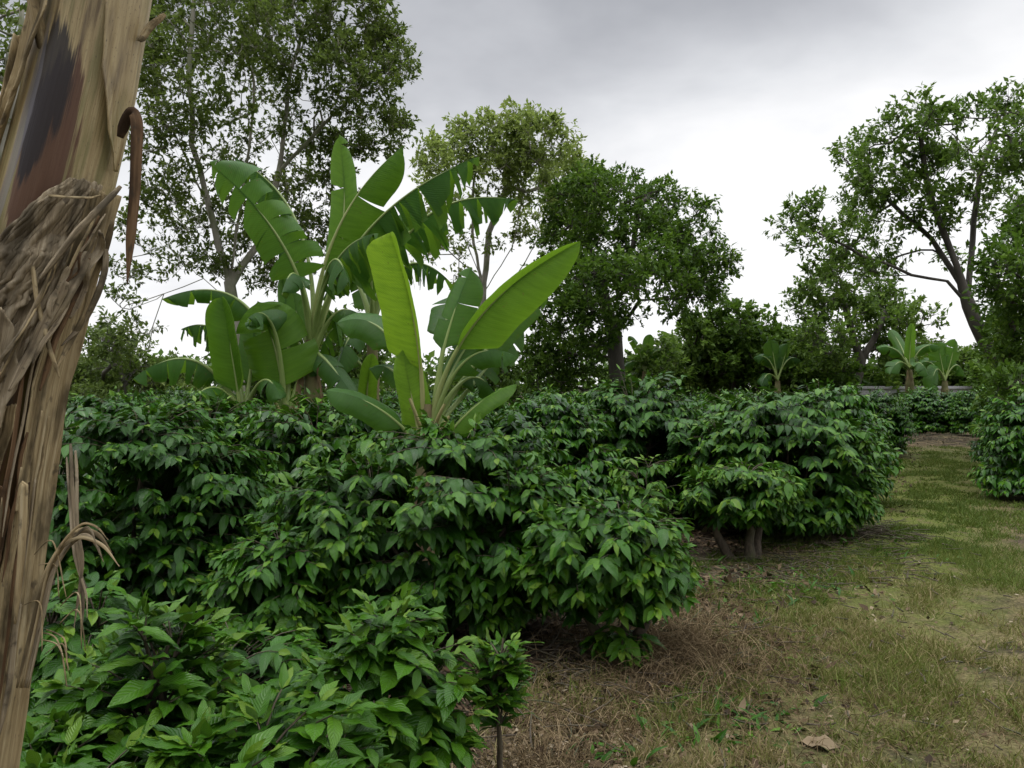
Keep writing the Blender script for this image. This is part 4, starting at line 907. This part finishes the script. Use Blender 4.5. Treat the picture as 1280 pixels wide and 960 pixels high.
tree('vine_covered_tree','dense dark spreading tree with vines hanging down its trunk, in the middle distance',22,
 [(772,558),(772,470),(768,420),(750,360)],[[(750,360),(735,300),(745,250)],[(752,365),(790,310,.5),(800,260,.5)],[(756,370),(810,345,-.3),(860,318,-.3)],[(766,410),(800,375,-1),(860,372,-1)],[(752,360),(700,340,.5)]],
 [(740,250,36,1.3),(780,245,34,1.3),(815,258,34,1.3),(850,268,32,1.3),(868,300,30,1.3),(845,320,36,1.3),(800,300,40,1.3),(750,310,44,1.3),(705,300,36,1.2),(705,350,40,1.4),(760,360,40,1.2),(815,345,36,1.2),(872,345,24,1.1),(888,368,18,.9),(850,372,26,.9),(885,330,26,1.2,-.5),(897,352,22,1.1,-.5),(862,358,26,1.2,-1.),(735,225,26,1.2),(708,265,30,1.2),(700,395,36,1.5),(735,410,32,1.5),(690,435,34,1.5),(730,450,34,1.5),(680,470,34,1.4),(720,485,34,1.4),(760,440,18,1.2),(780,400,22,.8),(765,480,16,1.),(895,375,14,.9)],
 104,'leaf_dark','bark_dark',.24,leaf=.15,depth=1.3,dens=1.5,per=7,lpt=9,twig=.42)
tree('leaning_tree','leaning tree with a curved trunk arching left over the far end of the track',18,
 [(1268,575),(1256,480),(1230,425),(1212,382)],[[(1212,382),(1185,352),(1140,344),(1092,345)],[(1210,378),(1188,310),(1160,240),(1150,170)],[(1204,365),(1165,300,.4),(1110,250,.5),(1070,215,.5)],[(1215,390),(1215,300,.6),(1225,220,.6),(1250,150,.6)],[(1140,344),(1080,320,-.4),(1020,290,-.5)],[(1232,425),(1262,330,.4),(1285,260,.4)]],
 [(1158,158,24,1.),(1130,165,28,1.),(1180,165,26,.9),(1095,185,28,1.),(1060,195,24,1.),(1068,235,28,1.),(1110,225,34,1.1),(1150,215,34,1.1),(1195,215,30,1.),(1130,265,34,1.1),(1085,270,28,1.),(1175,265,30,.9),(1030,275,24,1.),(1000,272,20,1.),(985,285,14,.9),(1015,300,18,.9),(1060,300,28,1.),(1100,320,26,.8),(1045,335,24,.8),(1020,345,18,.6),(1080,345,18,.6),(1210,255,26,.9),(1235,215,28,1.),(1255,160,26,1.),(1275,135,24,1.),(1250,125,18,.9),(1225,140,14,.6),(1275,200,30,1.),(1245,260,26,.8),(1200,320,18,.4),(1152,142,12,1),(1300,170,40,.9),(1215,180,16,.6),(1300,250,36,.9)],
 105,'leaf_mid','bark_dark',.155,leaf=.135,depth=1.2,dens=1.9,per=7,lpt=8,twig=.36)
tree('broadleaf_tree','dark bushy tree at the right frame edge beside the leaning trunk',15.5,
 [(1300,590),(1298,480),(1295,400)],[],[(1275,310,24,1.2),(1265,350,28,1.2),(1268,395,32,1.2),(1262,435,30,1.2),(1285,340,40,1.2),(1300,400,50,1.2),(1290,450,40,1.2),(1320,300,50,1.),(1260,470,24,1.2),(1246,405,14,.8),(1262,500,24,1.2),(1285,500,34,1.2),(1268,530,22,1.)],106,'leaf_dark','bark_dark',.15,leaf=.13,dens=2.6)
tree('broadleaf_tree','light open round tree beyond the wall, seen below the arching branch of the leaning tree',31,
 [(1058,535),(1075,450),(1092,425)],[[(1075,450),(1060,400),(1050,350)],[(1092,425),(1110,385)]],
 [(1030,365,26,.9),(1060,345,26,.9),(1090,365,28,.9),(1118,385,24,.9),(1050,395,32,.9),(1095,400,30,.9),(1010,395,24,.8),(1135,405,20,.8),(1030,425,28,1.),(1075,430,28,.9),(1120,430,24,.9),(1000,370,16,.7),(1150,400,16,.6)],
 107,'leaf_mid','bark_dark',.22,leaf=.19,depth=1.2,dens=1.2,per=7,lpt=8,twig=.55,wid=1.1)
HG='far hedge trees'
for i,(px,top,w,mt,lab,d) in enumerate([(822,428,34,'leaf_mid','low mid-green tree in the far hedge, just right of the vine-covered trunk',31),
   (868,402,32,'leaf_mid','slender pale-twigged tree in the far hedge, under the right edge of the vine-covered crown',33),
   (914,380,34,'leaf_dark','tallest dark tree of the far hedge, left of centre of the sky gap',32),
   (950,392,32,'leaf_dark','dark leafy tree in the far hedge, behind the dark far banana plant',34),
   (1004,408,34,'leaf_dark','dark round tree in the far hedge, right of the dark far banana plant',33),
   (1040,440,34,'leaf_dark','low dark tree in the far hedge, below the light open round tree',32),
   (1216,440,34,'leaf_mid','bright bushy tree behind the right end of the pale wall',34.5),
   (1165,428,28,'leaf_light','pale green bushy tree behind the pale wall and the far banana plants',36),
   (1135,430,30,'leaf_dark','dark bushy tree in the far hedge, directly behind the erect-leaved far banana',33.5),
   (1246,446,30,'leaf_dark','dark bushy tree in the far hedge, behind the foot of the leaning trunk',33),
   (1105,452,26,'leaf_mid','low bush behind the left end of the pale wall',35)]):
    h=545-top; cl=[(px,top+w*.7,w*.75,1.1)]+[(px+dx*w,top+dy,w*.72,1.2) for dx,dy in ((-.5,w*1.2),(.5,w*1.3),(0,w*1.7),(-.6,w*2.1),(.6,w*2.1),(0,w*2.5))]
    tree('hedge_tree',lab,d,[(px,540),(px+3,(top+540)/2),(px,top+w)],[],cl,200+i,mt,'bark_dark',.14,leaf=.22,depth=1.1,dens=1.3,per=7,lpt=8,twig=.5,group=HG,wid=1.25)
for i,(px,top,w,lab,mt,d) in enumerate([(150,398,36,'light green bushy tree between the foreground banana stem and the leftmost sucker','leaf_light',24),(95,430,36,'light green bushy tree partly behind the foreground banana stem','leaf_light',25),(215,452,26,'low light shrub behind the leftmost banana sucker','leaf_light',26),
    (425,388,38,'leafy shrub glimpsed between the stems of the two tall banana plants','leaf_mid',21),(600,420,36,'leafy shrub behind the right-hand leaves of the short banana plant','leaf_mid',23),(330,395,40,'leafy shrub behind the broad round banana leaf','leaf_mid',20),
    (30,440,40,'mid green bushy tree behind the foreground banana stem','leaf_mid',27)]):
    cl=[(px,top+w*.7,w*.7,.8)]+[(px+dx*w,top+dy,w*.7,.9) for dx,dy in ((-.6,w*1.2),(.6,w*1.4),(0,w*1.8),(-.7,w*2.1),(.7,w*2.1))]
    tree('background_tree',lab,d,[(px,545),(px+3,(top+545)/2),(px,top+w)],[],cl,230+i,mt,'bark_grey',.12,leaf=.16,depth=1.,dens=2.2,per=7,lpt=8,twig=.45,group='light trees on the left')

# distant wood that closes the view
def far_wood():
    rng=np.random.default_rng(77); mb=MB(); n=26000
    x=rng.uniform(-60,75,n); y=44+rng.uniform(-2.5,2.5,n); top=2.3+1.3*fbm(x*.22,np.zeros(n)+3,4)
    z=rng.uniform(0,1,n)**.8*top
    put_leaves(mb,T_QUAD,np.stack([x,y,z],-1),rng.normal(size=(n,3)),np.array([0,-.3,1.])+rng.normal(0,.5,(n,3)),rng.uniform(.3,.6,n),np.zeros(n),rng.uniform(.1,.8,n),np.full(n,1.3))
    o=mb.build('far_wood',M['leaf_dark'],smooth=False); tag(o,'dark distant woodland closing the view behind the plantation','woodland',kind='stuff')
far_wood()

# ================================================================== WALL
def wall():
    m,nt,out=mat('weathered_white_wall'); L=nt.links
    tc=N(nt,'TexCoord'); n=N(nt,'TexNoise',Scale=.9,Detail=6.,Roughness=.65); L.new(tc.outputs['Object'],n.inputs['Vector'])
    c=ramp(nt,n.outputs[0],[(.3,(.26,.26,.25)),(.6,(.48,.48,.47))]); p=N(nt,'BsdfPrincipled',Roughness=.9); L.new(c,p.inputs['Base Color'])
    br=N(nt,'TexBrick',Scale=1.2); br.inputs['Mortar Size'].default_value=.012; mp=N(nt,'Mapping'); mp.inputs['Rotation'].default_value=(R(90),0,0); L.new(tc.outputs['Object'],mp.inputs[0]); L.new(mp.outputs[0],br.inputs['Vector'])
    bp=N(nt,'Bump',Strength=.3,Distance=.02); L.new(br.outputs['Fac'],bp.inputs['Height']); bp.invert=True; L.new(bp.outputs[0],p.inputs['Normal'])
    L.new(p.outputs[0],out.inputs[0])
    def box(mb,x0,x1,y0,y1,z0,z1):
        V=[(x,y,z) for z in(z0,z1) for y in(y0,y1) for x in(x0,x1)]
        mb.add(V,[(0,2,3,1),(4,5,7,6),(0,1,5,4),(2,6,7,3),(0,4,6,2),(1,3,7,5)],(0,0,0))
    x0=G(1046,30.5)[0]; x1=G(1360,30.5)[0]
    root=empty('boundary_wall',((x0+x1)/2,30.5,0),'low weathered whitish wall beyond the far end of the track','wall')
    a=MB(); box(a,x0,x1,30.4,30.6,-.1,1.52); a.build('wall_panel',m,root,smooth=False,origin=((x0+x1)/2,30.5,0))
    b=MB(); box(b,x0-.05,x1+.05,30.34,30.66,1.523,1.62); b.build('coping',m,root,smooth=False,origin=((x0+x1)/2,30.5,0))
wall()

# ================================================================== GROUND COVER
def gmat(name,stops,trans=.25):
    return leaf_mat(name,stops,rough=.65,trans=trans,tcol=(.16,.18,.03),spec=.25,back=.9)
M['grass']=gmat('track_grass',[(0,(.07,.115,.015)),(.4,(.112,.168,.024)),(.7,(.19,.195,.052)),(1,(.36,.28,.15))])
M['straw']=leaf_mat('dry_weed',[(0,(.08,.055,.028)),(.5,(.19,.135,.07)),(1,(.37,.28,.16))],rough=.85,trans=.08,tcol=(.2,.15,.08),spec=.15)
M['litter']=leaf_mat('leaf_litter',[(0,(.03,.02,.012)),(.5,(.10,.065,.035)),(.85,(.22,.165,.10)),(1,(.36,.30,.21))],rough=.85,trans=.05,tcol=(.2,.15,.08),spec=.2)
def grass():
    rng=np.random.default_rng(3); mb=MB()
    T=(np.array([(-.5,0,0),(.5,0,0),(.36,.55,0),(-.36,.55,0),(0,1,0)]),np.array([(0,1,2,3),(3,2,4,4)]),np.array([(-1,0),(1,0),(1,.5),(-1,.5),(0,1)]))
    def scatter(n,y0,y1,u0,u1,h,w,dry):
        y=y0*(y1/y0)**rng.uniform(0,1,n*3); u=rng.normal(.15,.95,n*3); 
        u=np.clip(u,u0,u1)+rng.uniform(-.1,.1,n*3)
        x=.565*y-.85+u
        f=fbm(x*.9,y*.9,21); g=fbm(x*2.6,y*2.6,31)
        keep=(rng.random(n*3)<np.clip((g-.42)*5,0.03,1)); x,y,u,f,g=[q[keep][:n] for q in(x,y,u,f,g)]
        k=len(x); z=ground_z(x,y)
        d=np.stack([rng.normal(0,.6,k),rng.normal(0,.6,k),rng.uniform(.35,1.1,k)],-1)
        rn=np.clip((1-f)*.9-.05+rng.normal(0,.18,k)+dry*np.clip((7.5-y)/4,0,1)*.5+np.clip(np.abs(u)-1,0,1)*.25-.22*np.clip((y-6)/2,0,1),0,1)
        sz=h*rng.uniform(.5,1.4,k)*(.6+.9*g)
        put_leaves(mb,T,np.stack([x,y,z-.004],-1),d,rng.normal(size=(k,3)),sz,rng.uniform(.1,.7,k),rn,w/sz*rng.uniform(.7,1.3,k))
    scatter(46000,3.3,9,-1.6,2.1,.06,.0055,1.); scatter(1800,3.4,11,-1.2,1.8,.12,.006,.6)
    scatter(26000,8.5,21,-1.35,1.6,.06,.010,0.)
    o=mb.build('grass',M['grass']); tag(o,'short olive and straw grass covering the track','grass',kind='stuff')
grass()
def weeds():
    # tangle of dry weeds beside the low coffee bush
    rng=np.random.default_rng(8); mb=MB()
    def clump(cx,cy,sx,sy,n,h):
        for k in range(n):
            x=cx+rng.normal(0,sx); y=cy+rng.normal(0,sy); z=float(ground_z(x,y)); a=rng.uniform(0,6.28); L=h*rng.uniform(.4,1.3)
            f=np.array([math.cos(a),math.sin(a),0]); p0=np.array([x,y,z-.01]); p1=p0+np.array([0,0,L*.7])+f*L*.2; p2=p0+f*L*rng.uniform(.4,1.1)+np.array([0,0,L*rng.uniform(.1,.7)])
            tube(mb,bez(p0,p1,p2,6),np.linspace(.0021,.0009,6),3,rng.random())
    clump(1.05,5.0,.26,.34,1300,.26); clump(.9,4.4,.35,.25,600,.16); clump(1.45,5.3,.25,.35,500,.16); clump(1.2,6.1,.3,.4,500,.2)
    clump(.35,3.95,.2,.2,420,.15); clump(.15,3.5,.16,.15,380,.16); clump(.62,4.55,.2,.2,300,.14); clump(1.9,4.6,.6,.6,900,.10); clump(1.0,3.7,.5,.25,700,.09); clump(2.2,3.9,.4,.3,500,.07); clump(.7,5.3,.3,.3,500,.2); clump(2.9,7.6,.35,.5,300,.13)
    o=mb.build('dry_weeds',M['straw']); tag(o,'tangle of dry brown weeds between the coffee bushes and the track','dry weeds',kind='stuff')
    # leaf litter under the bushes
    n=26000; yy=3.0*(26/3.0)**rng.uniform(0,1,n); u=-1.45-np.abs(rng.normal(0,1.2,n))+rng.normal(0,.25,n); u[:n//3]=rng.normal(-1.1,.6,n//3); x=.565*yy-.85+u
    sel=fbm(x*1.4,yy*1.4,55)>.40; x=x[sel]; yy=yy[sel]; n=len(x)
    mb=MB(); put_leaves(mb,T_LO,np.stack([x,yy,ground_z(x,yy)+rng.uniform(.002,.025,n)],-1),np.stack([rng.normal(size=n),rng.normal(size=n),rng.normal(0,.22,n)],-1),np.array([0,0,1.])+rng.normal(0,.35,(n,3)),rng.uniform(.02,.095,n),rng.uniform(-.5,.6,n),rng.uniform(0,.85,n)**1.4,rng.uniform(.6,1.4,n))
    n=5000; x=np.concatenate([rng.normal(.25,.28,n//2),rng.normal(1.9,.9,n//4),rng.normal(2.6,.7,n-n//2-n//4)]); yy=np.concatenate([rng.normal(4.0,.5,n//2),rng.uniform(3.3,6,n//4),rng.normal(7.4,.6,n-n//2-n//4)])
    put_leaves(mb,T_QUAD,np.stack([x,yy,ground_z(x,yy)+rng.uniform(.004,.02,n)],-1),np.stack([rng.normal(size=n),rng.normal(size=n),rng.normal(0,.3,n)],-1),np.array([0,0,1.])+rng.normal(0,.35,(n,3)),rng.uniform(.012,.04,n),rng.uniform(-.5,.6,n),rng.uniform(.3,1,n),rng.uniform(.8,1.9,n))
    o=mb.build('leaf_litter',M['litter']); tag(o,'fallen brown leaves and crumbs littering the soil under the coffee bushes','leaf litter',kind='stuff')
    # small twigs, brushwood by the large bush and on the far bank
    mb=MB()
    def sticks(cx,cy,sx,sy,n,L):
        for k in range(n):
            x=cx+rng.normal(0,sx); y=cy+rng.normal(0,sy); a=rng.uniform(0,6.28); l=L*rng.uniform(.4,1.3); z=float(ground_z(x,y))+rng.uniform(.005,.06)
            f=np.array([math.cos(a),math.sin(a),rng.uniform(-.05,.2)]); p0=np.array([x,y,z]); tube(mb,bez(p0,p0+f*l*.5+rng.normal(0,.05*l,3),p0+f*l,5),np.linspace(.006,.003,5),4,rng.random())
    sticks(3.9,9.3,.35,.35,140,.35); sticks(2.6,7.7,.5,.5,90,.25); sticks(.25,5.4,.35,.5,110,.35); sticks(12.,22.6,1.1,.8,260,.6); sticks(.2,4.3,.3,.3,50,.25); sticks(2.7,7.3,.7,.4,160,.18); sticks(3.6,8.4,.5,.5,160,.22); sticks(.9,5.1,.5,.5,120,.2); sticks(2.,5.,.9,.9,120,.12)
    o=mb.build('brushwood',M['coffee_bark']); tag(o,'scattered dry twigs and brushwood lying beside the track','brushwood',kind='stuff')
    # green weeds
    mb=MB()
    for (cx,cy,s,n) in ((1.15,4.15,.18,90),(1.0,3.95,.2,70),(.78,4.3,.12,40),(2.1,6.6,.35,160),(1.55,5.6,.3,120),(2.4,7.0,.3,80),(1.75,7.4,.15,50),(.45,3.6,.1,24),(3.6,8.2,.4,100)):
        x=cx+rng.normal(0,s,n); y=cy+rng.normal(0,s,n); d=np.stack([rng.normal(0,.7,n),rng.normal(0,.7,n),rng.uniform(.2,1,n)],-1)
        put_leaves(mb,T_LO,np.stack([x,y,ground_z(x,y)],-1),d,np.array([0,0,1.])+rng.normal(0,.3,(n,3)),rng.uniform(.05,.12,n),rng.uniform(.2,.7,n),rng.uniform(.3,.95,n),rng.uniform(.3,.9,n))
    o=mb.build('green_weeds',M['young']); tag(o,'small green weeds sprouting between the dry grass','weeds',kind='stuff')
weeds()
def fallen(label,px,py,size,rz,tint,seed,wid=1.):
    d=CAM_H*F_PX/(py-480); q=gl(px,d); mb=MB(); rng=np.random.default_rng(seed)
    T=leaf_template(8,3,.26*wid,.35,.05,seed=seed)
    put_leaves(mb,T,np.array([[0,0,.015]]),np.array([[math.cos(rz),math.sin(rz),.08]]),np.array([[.1,-.2,1.]]),np.array([size]),np.array([.12]),np.array([tint]))
    o=mb.build('fallen_leaf',M['litter']); o.location=q; so=o.modifiers.new('thickness','SOLIDIFY'); so.thickness=.002
    tag(o,label,'fallen leaf','fallen dry leaves'); return o
fallen('pale curled dry leaf lying on the track at the bottom of the picture',1050,940,.19,2.7,.82,1,1.1)
fallen('long orange-brown dry leaf on the dark soil left of the leaning trunk',700,852,.24,.3,.75,2,.5)
fallen('brown dry leaf lying in the dry weeds below the low coffee bush',825,828,.12,.1,.7,3)
